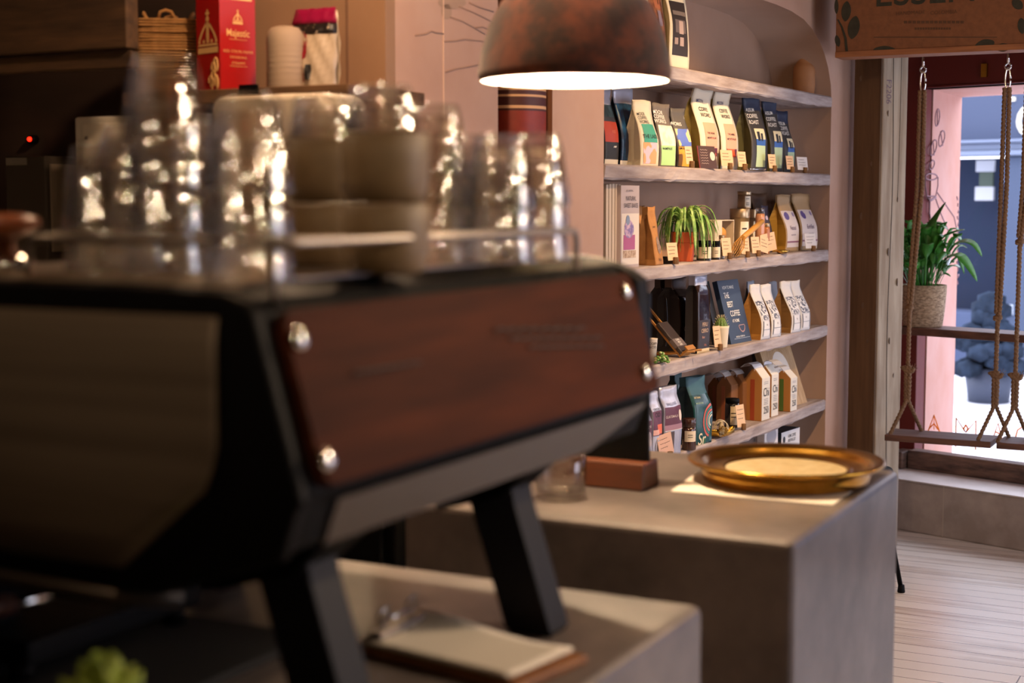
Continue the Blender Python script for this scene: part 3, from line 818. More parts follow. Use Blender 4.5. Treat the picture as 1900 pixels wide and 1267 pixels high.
# ================================================================ ON THE LOW COUNTER
# clipboard
cbp = thing('clipboard', 'wooden clipboard holding blank paper on the low concrete counter', 'clipboard', (0, 0, 0))
A = [at_z(*q, CT + .012) for q in ((648, 1192), (962, 1268), (1092, 1213), (765, 1140))]
mid = sum(A, Vector()) / 4; cbp.location = (mid.x, mid.y, CT)
mb = MB().loft([[(p.x - mid.x, p.y - mid.y, z) for p in A] for z in (0, .011)], smooth=False); mb.build('board', mat('clip_wood', '9a6430', .5, col2='7e4c22', scale=(20, 20, 20)), cbp, bevel=.003)
for i, dz in enumerate((.0, .0016)):
    B = [A[0] * .96 + A[1] * .04, A[1] * .955 + A[0] * .045, A[2] * .95 + A[3] * .05, A[3] * .97 + A[2] * .03]
    mm = sum(B, Vector()) / 4; B = [p + (mm - p) * (.04 + .012 * i) for p in B]
    mb = MB()
    def fn(u, v, B=B, dz=dz):
        p = (B[0] * (1 - u) + B[1] * u) * (1 - v) + (B[3] * (1 - u) + B[2] * u) * v
        return (p.x - mid.x, p.y - mid.y, .0118 + dz + .010 * max(0, v - .55) ** 2 * 4 * (.4 + .6 * math.sin(u * 5 + 1)) * (1 if i else .4) + .002)
    mb.grid(fn, 14, 8); mb.build('paper_sheet', PAPER, cbp, solid=.0006)
ax_ = (A[3] - A[0]).normalized(); bx_ = (A[1] - A[0]).normalized()
def cl(u, v, z): p = A[0] + ax_ * u + bx_ * v - mid; return (p.x, p.y, z)
L_ = (A[3] - A[0]).length
mb = MB().loft([[cl(.02 + (L_ - .04) * k, w, z) for w, z in ((.012, .014), (.04, .015), (.036, .026), (.016, .022))] for k in (0, 1)], smooth=False)
cm_ = mb.build('clip', STEEL, cbp, bevel=.002)
for k in (.35, .8):
    mb = MB().tube([cl(L_ * k + .011 * math.cos(a), .02 + .003 * math.sin(a), .036 + .011 * math.sin(a)) for a in [2 * PI * i / 20 for i in range(21)]], .0022, 8)
    mb.build('clip_ring', CHROME, cm_)
mb = MB().tube([cl(L_ * .35, .02, .03), cl(L_ * .8, .02, .03)], .003, 8); mb.build('hinge_rod', CHROME, cm_)

bm_ = MB().loft([[(x, y, z) for x, y in rrect(-1.6, -1.06, .8, 1.52, .02)] for z in (CT + .0004, CT + .012)], smooth=False).build('shade_mat', mat('shade_black', '0a0909', .8), bevel=.003)  # black mat added in place of the shade under the machine
tag(bm_, 'added black mat standing in for shade under the left half of the machine', 'mat')
# succulent in a dark pot, front left
c = at_d(190, 1240, 1.27)
su = thing('potted_succulent', 'yellow green succulent rosette in a dark pot at the front left corner', 'potted plant', (c.x, c.y, CT))
MB().lathe([(.032, 0), (.044, .088), (.046, .095), (.042, .095), (.039, .08), (.001, .08)], 24).build('pot', BLACKP, su)
mb = MB()
def sleaf(base, az, el, L, W, th=.006):
    d = Vector((math.cos(az) * math.cos(el), math.sin(az) * math.cos(el), math.sin(el))); sd = Vector((-math.sin(az), math.cos(az), 0)); up = sd.cross(d) * -1
    rings = []
    for t, w, h in ((0, .35, .8), (.3, .8, 1), (.6, 1, .9), (.85, .6, .6), (1, .05, .1)):
        c_ = base + d * (L * t); rings.append([c_ + sd * (W * w * math.cos(a)) + up * (th * h * math.sin(a)) for a in [2 * PI * k / 8 for k in range(8)]])
    mb.loft(rings)
for k in range(26):
    a = k * 2.4; sleaf(Vector((0, 0, .082 + k * .0017)), a, .25 + k * .045, .064 - k * .001, .013)
mb.build('leaves', SUCC, su)

# ================================================================ BACK BAR, LEFT
# white cabinets
p0, p1 = at_y(126, 207, 2.70), at_y(372, 200, 2.70)
wc = thing('white_cabinet', 'cream white tall cabinet with a square top behind the leftmost tumblers', 'cabinet', ((p0.x + p1.x) / 2, 2.80, 0)); p0.z -= .012
hw = (p1.x - p0.x) / 2
MB().box(-hw, hw, -.08, .12, .05, p0.z).build('body', WHITEP, wc, bevel=.006)
MB().box(-hw + .03, hw - .01, -.088, -.08, .08, p0.z - .015).build('door', mat('white_enamel_door', 'd6ccba', .35), wc, bevel=.006)
MB().box(-hw, hw, -.07, .12, 0, .05).build('plinth', BLACKM, wc)
mb = MB()
for z in (p0.z - .05, p0.z - .12):
    mb = MB().lathe([(.004, 0), (.004, .003)], 10); mb.xf(Matrix.Translation((-hw + .045, -.088, z)) @ Matrix.Rotation(PI / 2, 4, 'X')); mb.build('screw', STEEL, wc)
p0, p1 = at_y(386, 176, 2.46), at_y(606, 190, 2.46)
hw = (p1.x - p0.x) / 2; hz = p0.z - .93
fr = thing('fridge', 'cream countertop fridge with rounded corners standing on the black back cabinet', 'fridge', ((p0.x + p1.x) / 2, 2.53, .93))
MB().prism(rrect(-hw, hw, .02, hz, .035), 'y', -.03, .075).build('body', WHITEP, fr, bevel=.004)
MB().prism(rrect(-hw + .002, hw - .002, .03, hz - .003, .034), 'y', -.07, -.032).build('door', mat('fridge_door', 'd9cbb6', .35), fr, bevel=.012, seg=3)
for x in (-hw + .04, hw - .04): MB().lathe([(.014, 0), (.014, .022)], 12, (x, .02, 0)).build('foot', BLACKM, fr)
# plank shelf on the wall
pr = at_y(645, 155, 2.62); pL = at_y(226, 160, 2.62)
zp = pr.z; pth = zp - at_y(645, 183, 2.62).z
ps = thing('plank_shelf', 'rough dark timber plank shelf carrying the red box and white cups', 'shelf', (0, 0, zp))
MB().box(pL.x, pr.x, 2.62, 2.931, -pth, 0).build('plank', mat('plank_wood', '6a4a2c', .8, col2='47301a', scale=(4, 30, 30), detail=6, bump=.3), ps, bevel=.003)
a_, b_ = at_y(447, 158, 2.62), at_y(480, 174, 2.62)
MB().box(a_.x, b_.x, 2.612, 2.62, b_.z - zp, a_.z - zp).build('bracket', BLACKM, ps)
for x in (pL.x + .1, pr.x - .1): MB().box(x - .012, x + .012, 2.7, 2.931, -pth - .012, -pth).build('bracket', BLACKM, ps)

# red straw box seen on its corner
zt = zp
q0, q1, q2 = at_y(412, 149, 2.68), at_y(367, 146, 2.70), at_y(483, 146, 2.70)
bx = thing('straw_box', 'tall red carton printed with a pale crown, on the plank shelf', 'box', (q0.x, 2.675, zt))
la = math.radians(-10)
U1 = Vector((math.cos(math.radians(72)), math.sin(math.radians(72)), 0)); U2 = Vector((-math.sin(math.radians(72)), math.cos(math.radians(72)), 0))
wd, dp_, hb = .094, .092, .28
v4 = [Vector((0, 0, 0)), U1 * wd, U1 * wd + U2 * dp_, U2 * dp_]
MB().loft([[tuple(v + Vector((0, 0, z))) for v in v4] for z in (0, hb)], smooth=False).build('carton', mat('carton_red', 'a80f0f', .4), bx, bevel=.001)
CREAMP = mat('cream_print', 'e7b777', .6)
def F1(u, z): return tuple(U1 * (u * wd) - U2 * .0009 + Vector((0, 0, z)))
def F2(u, z): return tuple(U2 * (u * dp_) - U1 * .0009 + Vector((0, 0, z)))
mb = MB()
put_text(mb, 'Majestic', .022, lambda x, y: F1(.5 + x / wd, .128 + y), bold=.01, mi=0, sx=.85); mb.build('lettering', CREAMP, bx)
mb = MB()
for i, t in enumerate(('RED STRIPE PAPER', 'DRINKING', 'STRAWS')): put_text(mb, t, .0078, lambda x, y: F1(.5 + x / wd, .088 - i * .0125 + y), spacing=1.25)
for z_ in (.114, .056): mb.add([F1(.25, z_), F1(.75, z_), F1(.75, z_ + .0008), F1(.25, z_ + .0008)], [(0, 1, 2, 3)])
mb.build('small_print', CREAMP, bx)
def crown(mb, fn, s):
    def P(pts): mb.add([fn(x * s, y * s) for x, y in pts], [tuple(range(len(pts)))])
    P([(-.5, 0), (.5, 0), (.5, .16), (-.5, .16)]); P([(-.5, .2), (.5, .2), (.46, .26), (-.46, .26)])
    for x in (-.42, -.2, 0, .2, .42): P([(x + .055 * math.cos(a), .33 + .055 * math.sin(a)) for a in [2 * PI * k / 10 for k in range(10)]])
    for sgn in (-1, 1):
        o_ = []; i_ = []
        for k in range(11):
            t = k / 10; a = PI * (.95 - .45 * t)
            o_.append((sgn * (.46 * -math.cos(a)), .38 + .5 * math.sin(a) * t ** .6)); i_.append((sgn * (.36 * -math.cos(a)), .38 + .4 * math.sin(a) * t ** .6))
        P(o_ + i_[::-1])
    P([(-.07, .3), (.07, .3), (.06, .9), (-.06, .9)]); P([(.08 * math.cos(a), .95 + .08 * math.sin(a)) for a in [2 * PI * k / 12 for k in range(12)]])
    P([(-.03, 1.0), (.03, 1.0), (.03, 1.22), (-.03, 1.22)]); P([(-.1, 1.08), (.1, 1.08), (.1, 1.14), (-.1, 1.14)])
mb = MB(); crown(mb, lambda x, y: F1(.5 + x / wd, .148 + y), .026); crown(mb, lambda x, y: F1(.5 + x / wd, .2 + y), .075); mb.build('crown_print', CREAMP, bx)
mb = MB(); crown(mb, lambda x, y: F2(.5 + x / dp_, .085 + y), .078)
for k in range(5):
    cx_, cz_ = .18 + .11 * (k % 3), .02 + .028 * (k // 3) + .01 * (k % 2)
    mb.add([F2(cx_ + .05 * math.cos(a), cz_ + .0105 * math.sin(a)) for a in [2 * PI * j / 12 for j in range(12)]], [tuple(range(12))])
    mb.tube([F2(cx_ + .09 * math.cos(a), cz_ + .016 * math.sin(a)) for a in [2 * PI * j / 14 for j in range(11)]], .0016, 5)
mb.build('crown_print', CREAMP, bx)
# stack of white paper cups in its sleeve
a_ = at_y(520, 147, 2.70); pc_ = thing('paper_cup_stack', 'tall wrapped stack of white paper cups beside the red carton', 'paper cups', (a_.x, 2.72, zt))
mb = MB().lathe([(.040, 0), (.0415, .004), (.0405, .05), (.041, .1), (.0405, .112), (.037, .125), (.030, .133), (.018, .1365), (.001, .137)], 32)
mb.build('wrapped_cups', mat('cup_white', 'a08a76', .75), pc_)
for z in [.012 * k + .01 for k in range(8)]: MB().lathe([(.0414, z), (.0420, z + .001), (.0414, z + .002)], 32, cap0=False, cap1=False).build('cup_rim', mat('cup_white', 'a08a76'), pc_)
# bag of white stirrers
a_ = at_y(588, 147, 2.76); sb = thing('plastic_bag', 'clear plastic bag of white lids with magenta header, right end of plank shelf', 'bag', (a_.x, 2.76, zt))
def pbag(u, v):
    x = (u - .5) * (.105 + .03 * math.sin(v * PI) * .3); b = .035 * (1 - v ** 3) * math.cos((u - .5) * 2.8) + .004 * math.sin(u * 23 + v * 17)
    return (x, -b, v * .17)
MB().grid(pbag, 14, 14).build('film_front', mat('white_print_film', 'b5a28c', .3), sb, solid=.0006)
MB().grid(lambda u, v: (pbag(u, v)[0], -pbag(u, v)[1] * .8 + .002, pbag(u, v)[2]), 10, 10).build('film_back', mat('white_print_film', 'd8c8b4'), sb, solid=.0006)
MB().grid(lambda u, v: (pbag(u, .84 + v * .16)[0] * 1.04, pbag(u, .84 + v * .16)[1] - .003, .143 + v * .033), 10, 3).build('header', mat('magenta_header', '8c0f3c', .35), sb, solid=.001)
MB().grid(lambda u, v: (pbag(u, .7 + v * .15)[0], pbag(u, .7 + v * .15)[1] - .002, .12 + v * .024), 10, 3).build('black_band', flat('1a1210', .4), sb, solid=.0006)
mb = MB().add([(lambda p: (p[0], p[1] - .002, p[2]))(pbag(.28 + .2 * math.cos(a), .55 + .2 * math.sin(a))) for a in [2 * PI * k / 16 for k in range(16)]], [tuple(range(16))]); mb.build('red_seal', flat('8c1524', .4), sb)
mb = MB().grid(lambda u, v: (lambda p: (p[0], p[1] - .0025, p[2]))(pbag(.2 + u * .2, .1 + v * .2)), 3, 3); mb.build('red_label', flat('9a1a22', .4), sb)
mb = MB().grid(lambda u, v: (lambda p: (p[0], p[1] - .0025, p[2]))(pbag(.45 + u * .12, .12 + v * .2)), 3, 3); mb.build('black_label', flat('14100e', .4), sb)
# stacked moulded pulp carriers
a_ = at_y(302, 150, 2.74)
trayp = MB()
def prr(hw_, r, z): return [(x, y, z) for x, y in rrect(-hw_, hw_, -hw_, hw_, r, 3)]
trayp.loft([prr(.070, .02, .0), prr(.072, .02, .002), prr(.068, .02, .0055), prr(.062, .018, .003)], cap0=True, cap1=True, smooth=True)
first_t = None; PULP = mat('pulp', 'a97c4a', .95, col2='8f6536', scale=(60, 60, 60), bump=.3)
for k in range(25):
    if first_t is None: first_t = trayp.build('cup_carrier', PULP); o = first_t
    else: o = first_t.copy(); COL.objects.link(o)
    o.location = (a_.x + random.uniform(-.002, .002), 2.765 + random.uniform(-.002, .002), zt + .0066 * k); o.rotation_euler = (0, 0, PI / 4 - .2 + random.uniform(-.05, .05))
    tag(o, 'brown pulp cup carrier stacked on the plank shelf left of the red carton', 'cup carrier', 'stacked pulp cup carriers')
mb = MB()
for sx, sy in ((1, 0), (-1, 0), (0, 1), (0, -1)):
    mb = MB().tube([(sx * .045 - sy * .02, sy * .045 - sx * .02, 0), (sx * .055 - sy * .012, sy * .055 - sx * .012, .018), (sx * .056, sy * .056, .022), (sx * .055 + sy * .012, sy * .055 + sx * .012, .018), (sx * .045 + sy * .02, sy * .045 + sx * .02, 0)], .004, 6)
    if sx == 1: tc_ = thing('cup_carrier', 'topmost brown pulp cup carrier with loop handles, left of the red carton', 'cup carrier', (a_.x, 2.765, zt + .0066 * 25), PI / 4 - .2); trayp.build('tray', PULP, tc_)
    mb.xf(Matrix.Translation((0, 0, .003))); mb.build('loop_handle', PULP, tc_)
# dark timber beams upper left
for k, (ya, yb, l) in enumerate(((-190, 103, 'upper wide weathered dark timber beam at the top left corner'), (106, 137, 'narrow dark timber beam below the wide one at the top left'))):
    z1 = at_y(0, ya, 2.60).z; z0 = at_y(0, yb, 2.60).z
    x1 = at_y(236, 100, 2.60).x
    o = MB().box(-4.2, x1, 2.60 + k * .012, 2.64, z0, z1).build('timber_beam', BEAMW, bevel=.004); tag(o, l, 'beam')
# grey wall box with a red pilot lamp
p0, p1 = at_y(3, 290, 2.80), at_y(82, 430, 2.80)
gb = thing('control_box', 'dim grey control box with a white label strip on the dark left wall', 'control box', ((p0.x + p1.x) / 2, 2.87, p1.z - .1))
hw = (p1.x - p0.x) / 2; hh = p0.z - p1.z + .1
MB().box(-hw, hw, -.06, .06, 0, hh).build('housing', mat('box_grey', '4a4138', .5), gb, bevel=.004)
mb = MB().box(-hw + .005, -hw + .075, -.0615, -.06, hh - .022, hh - .004); mb.build('label_plate', flat('8d8578', .5), gb)
mb = MB()
for r_ in (hh - .010, hh - .017): put_text(mb, 'RDCALES GAREN OSS' if False else '- -- --- -- -- -', .006, lambda x, y, r_=r_: (-hw + .04 + x, -.0622, r_ + y))
mb.build('label_print', BLACKINK, gb)
MB().box(hw + .004, hw + .010, -.05, .06, .05, hh - .02).build('edge_strip', flat('8a7c6a', .4), gb)
p = at_y(50, 258, 2.90); il = thing('indicator_lamp', 'small glowing red pilot lamp on the dark left wall above the grey box', 'indicator lamp', (p.x, 2.931, p.z))
mb = MB().lathe([(.011, 0), (.011, .016), (.009, .02)], 16); mb.xf(Matrix.Rotation(PI / 2, 4, 'X')); mb.build('bezel', BLACKM, il)
mb = MB().sphere((0, -.022, 0), .006, 14); mb.build('lens', mat('red_glow', 'ff2010', .3, emit=(255, 30, 12), estr=5), il)
# striped pot in the wall slot
s0, s1 = S(924, 250, -.1)[0], S(982, 250, -.1)[0]; r_ = (s1 - s0) / 2 * 1.0 + .012
c = WP(s0 + r_ - .03, -.09, 1.609)
sp = thing('striped_urn', 'tall rust red cylinder urn with cream bands in the wall slot behind the lamp', 'urn', tuple(c))
mis = []; pf = [(.07, 0), (.078, .004)]; RUST = mat('rust_glaze', '8e2a12', .5, col2='7a2210', scale=(12, 12, 12)); RUSTD = flat('4a1c12', .5); CREAMB = flat('d9a878', .6)
zs = [(.004, .128, 0), (.128, .134, 1), (.134, .142, 2), (.142, .165, 1), (.165, .171, 2), (.171, .182, 1), (.182, .188, 2), (.188, .24, 0), (.24, .246, 2), (.246, .34, 0), (.34, .36, 1)]
mb = MB(); rr_ = .088
for za, zb_, mi in zs: mb.lathe([(rr_, za), (rr_, zb_)], 32, mi=mi, cap0=False, cap1=False)
mb.lathe([(.001, 0), (.08, 0), (rr_, .004)], 32, mi=0, cap0=False, cap1=False).lathe([(rr_, .36), (.075, .36), (.07, .2), (.001, .2)], 32, mi=0, cap0=False, cap1=False)
mb.build('urn_body', [RUST, RUSTD, CREAMB], sp)

# ================================================================ SWINGS, KRAFT BEAM, LILY
zb_ = 2.075
bl_ = at_d(1550, 104, 5.98); by = bl_.y
kb = thing('kraft_beam', 'boxed overhead beam clad in brown kraft board printed with coffee leaves and dark lettering', 'beam', (bl_.x, by, zb_))
BW = 3.4
MB().box(0, BW, 0, .30, 0, .674).build('cladding', KRAFTD, kb, bevel=.002)
MB().box(.0, BW, -.004, .12, -.022, -.0005).build('bottom_batten', mat('batten', '9a6238', .7, col2='7d4a28', scale=(4, 40, 40)), kb)
def kp(px, py):
    q = at_y(px, py, by - .0012); return (q.x - bl_.x, -.0012, q.z - zb_)
DP = mat('dark_print', '33301f', .8, col2='262414', scale=(30, 30, 30))
def kleaf(mb, cx, cy, rx, ry, tilt):
    pts = []
    for k in range(20):
        a = 2 * PI * k / 20; x = rx * math.cos(a) * abs(math.cos(a)) ** .35; y = ry * math.sin(a)
        pts.append(kp(cx + x * math.cos(tilt) - y * math.sin(tilt), cy + x * math.sin(tilt) + y * math.cos(tilt)))
    mb.add(pts, [tuple(range(20))])
for l in ((1570, 21, 9, 19, .1), (1584, 51, 11, 22, .2), (1554, 76, 5, 11, -.2), (1552, 12, 4, 14, 0), (1641, 93, 21, 8, 0), (1681, 95, 4, 4, 0), (1827, 83, 19, 10, -.25), (1861, 88, 14, 8, -.1), (1896, 48, 8, 15, -.1), (1888, 8, 9, 12, -.9), (1940, 30, 12, 22, .3)):
    mb = MB(); kleaf(mb, *l); mb.build('printed_leaf', DP, kb)
mb = MB(); L = [(1553, 36), (1560, 50), (1566, 70), (1569, 100)]; R = [(1556, 36), (1563, 48), (1571, 70), (1574, 100)]
mb.add([kp(*p) for p in L] + [kp(*p) for p in reversed(R)], [tuple(range(8))]); mb.build('printed_stem', DP, kb)
mb = MB(); sc_ = (at_y(1640, 0, by).z - at_y(1640, 40, by).z)
a_ = kp(1622, -9)
put_text(mb, 'ESSENCE', sc_ * 1.75, lambda x, y: (a_[0] + x, -.0012, a_[2] + y), align='LEFT', bold=.02); mb.build('printed_title', DP, kb)
LP = mat('faint_print', '55381f', .8)
mb = MB()
for x, y, t, s_ in ((1689, 24, 'HANDMADE', .24), (1751, 23, 'COLOMBIA', .24)):
    a_ = kp(x, y); put_text(mb, t, sc_ * s_, lambda x, y: (a_[0] + x, -.0012, a_[2] + y))
mb.build('small_print', LP, kb)
for (xa, xb, y, h) in ((1677, 1790, 41, 5), (1697, 1765, 53, 4), (1621, 1850, 69, 2)):
    mb = MB(); n = 14 if h > 2 else 1
    for k in range(n):
        u0 = xa + (xb - xa) * k / n; u1 = xa + (xb - xa) * (k + .78 if n > 1 else 1) / n
        mb.add([kp(u0, y + h / 2), kp(u1, y + h / 2), kp(u1, y - h / 2), kp(u0, y - h / 2)], [(0, 1, 2, 3)])
    mb.build('faint_print', LP, kb)

def rope(mb, pts, r, n=12): # resample finely so the lay of the strands shows
    P = [Vector(p) for p in pts]; out_ = []
    for a, b in zip(P, P[1:]):
        m_ = max(2, int((b - a).length / .0035))
        out_ += [a.lerp(b, k / m_) for k in range(m_)]
    out_.append(P[-1])
    mb.tube(out_, r, n, lobes=3, twist=2 * PI / 3 / .017, amp=.2)
ROPED = ROPE
def swing(xl, xr, yfront, zseat, label, ropes, depth=.19):
    sw = thing('rope_swing', label, 'swing', ((xl + xr) / 2, yfront + depth / 2, zseat))
    O = Vector(sw.location)
    MB().box(xl - O.x, xr - O.x, -depth / 2, depth / 2, -.026, 0).build('seat', SEATW, sw, bevel=.003)
    for (xt, xb, ytop, knots) in ropes:
        yc = yfront + depth / 2
        def Q(x, z, y=yc): return Vector((x, y, z)) - O
        zt_, z1, z2, z3, z4 = knots           # hook, lower loop knot, second knot, fork, seat
        mb = MB(); rope(mb, [Q(xt - .010, zt_ - .11), Q(xt - .012, zt_ - .5), Q(xb - .006, z1)], .0085); mb.build('rope', ROPED, sw)
        mb = MB(); rope(mb, [Q(xt + .008, zt_ - .11), Q(xt + .009, zt_ - .5), Q(xb + .007, z1 + .02), Q(xb + .002, z1 - .03), Q(xb - .001, z1 - .06)], .0085); mb.build('rope', ROPED, sw)
        mb = MB(); mb.tube([Q(xb + .011 * math.cos(a), z1 - .01 - .011 * i / 9, yc + .011 * math.sin(a)) for i, a in enumerate([2 * PI * k / 10 * 1.7 for k in range(11)])], .008, 8); mb.build('knot', ROPED, sw)
        mb = MB(); rope(mb, [Q(xb, z1), Q(xb - .001, z2)], .0085); mb.build('rope', ROPED, sw)
        mb = MB(); rope(mb, [Q(xb - .007, z2 + .02), Q(xb - .006, z3)], .009); rope(mb, [Q(xb + .006, z2 + .02), Q(xb + .004, z3)], .009); mb.build('doubled_rope', ROPED, sw)
        mb = MB(); mb.tube([Q(xb - .03, z2 + .008), Q(xb - .022, z2 + .012), Q(xb - .01, z2), Q(xb + .004, z2 - .004), Q(xb + .018, z2 - .002), Q(xb + .026, z2 + .012)], [.006, .009, .011, .011, .009, .006], 8)
        for k in range(9):
            a = k * .7; mb.tube([Q(xb + .024, z2 + .008), Q(xb + .024 + .018 * math.cos(a), z2 + .012 + .018 * math.sin(a), yc + .006 * math.sin(k))], .0011, 4)
        mb.build('frayed_knot', ROPED, sw)
        for dy, dx in ((-1, -.052), (1, .048)):
            mb = MB(); ye = yc + dy * (depth / 2 - .02); rope(mb, [Q(xb, z3 + .015), Q(xb + dx, zseat - .004, ye)], .0078); mb.build('rope_fork', ROPED, sw)
        # eye bolt, shackle ring
        mb = MB(); mb.tube([Q(xt, zt_ + .03), Q(xt, zt_ - .018)], .005, 10); mb.tube([Q(xt + .011 * math.cos(a), zt_ - .027 + .012 * math.sin(a)) for a in [2 * PI * k / 16 for k in range(17)]], .004, 8); mb.build('eye_bolt', CHROME, sw)
        mb = MB(); mb.tube([Q(xt + .010 * math.cos(a), zt_ - .075 + .042 * math.sin(a), yc + .004) for a in [2 * PI * k / 24 for k in range(25)]], .0038, 8); mb.build('quick_link', CHROME, sw)
    return sw
zs_ = .535; f_l, f_r = at_z(1641, 806, zs_), at_z(1838, 820, zs_)
yf = (f_l.y + f_r.y) / 2; yr = yf + .095
def RX(px): return at_y(px, 400, yr).x
def RZ(py): return at_y(1780, py, yr).z
xl = at_y(1641, 810, yf).x; xr = at_y(1838, 820, yf).x
swing(xl, xr, yf, zs_, 'timber plank swing hanging on knotted ropes before the window, nearest the post',
      [(RX(1706), RX(1692), 105, (zb_ - .0215, RZ(566), RZ(692), RZ(752), zs_)), (RX(1862), RX(1857), 98, (zb_ - .0215, RZ(580), RZ(694), RZ(752), zs_))])
xl2 = xr + .022; 
swing(xl2, xl2 + .46, yf, zs_, 'second timber plank swing, cut off by the right edge of the frame',
      [(RX(1902), RX(1894), 98, (zb_ - .0215, RZ(440), RZ(695), RZ(752), zs_)), (RX(1902) + .34, RX(1894) + .34, 98, (zb_ - .0215, RZ(440), RZ(695), RZ(752), zs_))])

# peace lily in a basket on the ledge
q = BP(G(1713, 560, LEDT - .095)[0], LEDT - .095, ze)
ly = thing('peace_lily', 'leafy green peace lily in a woven pale basket on the window ledge', 'potted plant', tuple(q))
mb = MB().lathe([(.001, 0), (.083, 0), (.088, .006), (.095, .06), (.101, .13), (.104, .19), (.1, .192), (.096, .185), (.09, .06), (.08, .01), (.001, .008)], 40)
lab(mb.build('basket', BASKET, ly), 'pale woven basket')
MB().lathe([(.094, .17), (.05, .178), (.001, .18)], 24, cap0=False).build('soil', flat('2a1e16', .9), ly)
def blade(mb, pts, W, up=Vector((0, 0, 1)), fold=.25, n=10, shape=None):
    """leaf along a polyline of 3-D points, widest in the middle"""
    P = [Vector(p) for p in pts]; rows = []
    def cr(t):
        m_ = len(P) - 1; i = min(int(t * m_), m_ - 1); f = t * m_ - i
        p0, p1, p2, p3 = P[max(i - 1, 0)], P[i], P[i + 1], P[min(i + 2, m_)]
        return .5 * ((2 * p1) + (p2 - p0) * f + (2 * p0 - 5 * p1 + 4 * p2 - p3) * f * f + (3 * p1 - p0 - 3 * p2 + p3) * f ** 3)
    for k in range(n + 1):
        t = k / n; c_ = cr(t); d = cr(min(t + .03, 1)) - cr(max(t - .03, 0))
        if d.length < 1e-7: d = Vector((0, 0, 1))
        d.normalize(); sd = d.cross(up)
        if sd.length < .05: sd = d.cross(Vector((1, .3, 0)))
        sd.normalize(); nn_ = sd.cross(d)
        w = W * (shape(t) if shape else math.sin(PI * min(1, t ** .8)) ** .8) + .0004
        rows.append([c_ - sd * w + nn_ * w * fold, c_, c_ + sd * w + nn_ * w * fold])
    mb.loft(rows, closed=False); return mb
ax1 = (_rt).copy(); ax2 = Vector((-_rt.y, _rt.x, 0))        # across and away, for laying leaves out as seen
def LQ(px, py, dd=0):  # a point about the plant at photo position, dd metres behind the basket's middle
    return at_plane(px, py, BP(0, LEDT - .09 + dd * .6, 0), BN) - q
leaves = []
for (pts, W, dd) in (([(1728, 522), (1730, 470), (1729, 425), (1755, 375)], .034, 0), ([(1718, 522), (1716, 480), (1712, 440), (1703, 405)], .03, -.04),
                     ([(1735, 525), (1745, 480), (1748, 445), (1770, 432), (1790, 426)], .024, .03), ([(1733, 525), (1758, 470), (1782, 450), (1805, 453), (1822, 476)], .024, -.03),
                     ([(1738, 525), (1757, 485), (1777, 474), (1795, 492), (1813, 522)], .026, .02), ([(1737, 528), (1748, 490), (1764, 476), (1779, 478), (1789, 508)], .016, -.06),
                     ([(1736, 526), (1744, 500), (1750, 485), (1752, 510)], .022, -.08), ([(1740, 522), (1752, 508), (1764, 513)], .008, 0),
                     ([(1700, 522), (1692, 480), (1684, 450), (1680, 425)], .03, .02), ([(1698, 522), (1685, 490), (1676, 470), (1664, 462)], .03, -.04),
                     ([(1696, 524), (1684, 505), (1672, 498), (1660, 505)], .026, -.03), ([(1704, 524), (1700, 480), (1690, 440), (1688, 408)], .026, .05),
                     ([(1722, 524), (1722, 495), (1735, 470), (1746, 452)], .024, -.06), ([(1722, 522), (1732, 480), (1745, 455), (1758, 440)], .03, .06)):
    leaves.append((pts, W, dd))
mb = MB()
for pts, W, dd in leaves:
    P = [LQ(x, y, dd * (k / (len(pts) - 1))) for k, (x, y) in enumerate(pts)]
    blade(mb, P, W, up=Vector((.15, -.4, 1)), shape=lambda t: 0.07 if t < .28 else max(.02, math.sin(PI * ((t - .28) / .72) ** .8)) ** .8, n=14)
for k in range(70):
    a = random.uniform(0, 2 * PI); r0 = random.uniform(.01, .07); hh = random.uniform(.10, .30); sp_ = random.uniform(.01, .09)
    b0 = Vector((r0 * math.cos(a), r0 * math.sin(a), .175)); tip = b0 + Vector((math.cos(a) * sp_ * 1.4, math.sin(a) * sp_ * 1.4, hh))
    if math.sin(a) > .6: tip += Vector((0, -.03, 0))
    blade(mb, [b0, b0.lerp(tip, .5) + Vector((0, 0, .02)), tip, tip + Vector((math.cos(a) * .035, math.sin(a) * .035, -.005))], random.uniform(.018, .034), shape=lambda t: .08 if t < .4 else max(.02, math.sin(PI * ((t - .4) / .6) ** .8)) ** .8)
for i_, v_ in enumerate(mb.v):
    p_ = Vector(v_) + q - B0; t_ = p_.dot(BN)
    if t_ < GT + .06: mb.v[i_] = tuple(Vector(v_) + BN * (GT + .06 - t_ + .01 * math.sin(i_)))
mb.build('foliage', LILY, ly, solid=.0008)
mb = MB()
for (x, y) in ((1746, 466), (1706, 455), (1718, 458), (1758, 490)):
    c_ = LQ(x, y, -.09); mb = MB(); blade(mb, [c_ + Vector((0, 0, -.02)), c_, c_ + Vector((.015, -.01, .03))], .018); mb.build('white_bloom', flat('dfe6ee', .5), ly, solid=.001)
# stool foot behind the counter
q = at_z(1672, 1099, 0); st = thing('stool', 'low black stool almost hidden behind the square concrete counter', 'stool', (q.x - .22, q.y + .1, 0))
MB().lathe([(.001, .42), (.15, .42), (.155, .435), (.15, .45), (.001, .455)], 28).build('seat', BLACKP, st)
for dx, dy in ((.22, -.1), (-.16, -.18), (.12, .2), (-.2, .16)):
    mb = MB().tube([(dx * .55, dy * .55, .42), (dx, dy, .012)], .009, 10); l_ = mb.build('leg', BLACKM, st)
    MB().lathe([(.013, 0), (.015, .004), (.012, .03)], 12, (dx, dy, 0)).build('foot', BLACKM, l_)

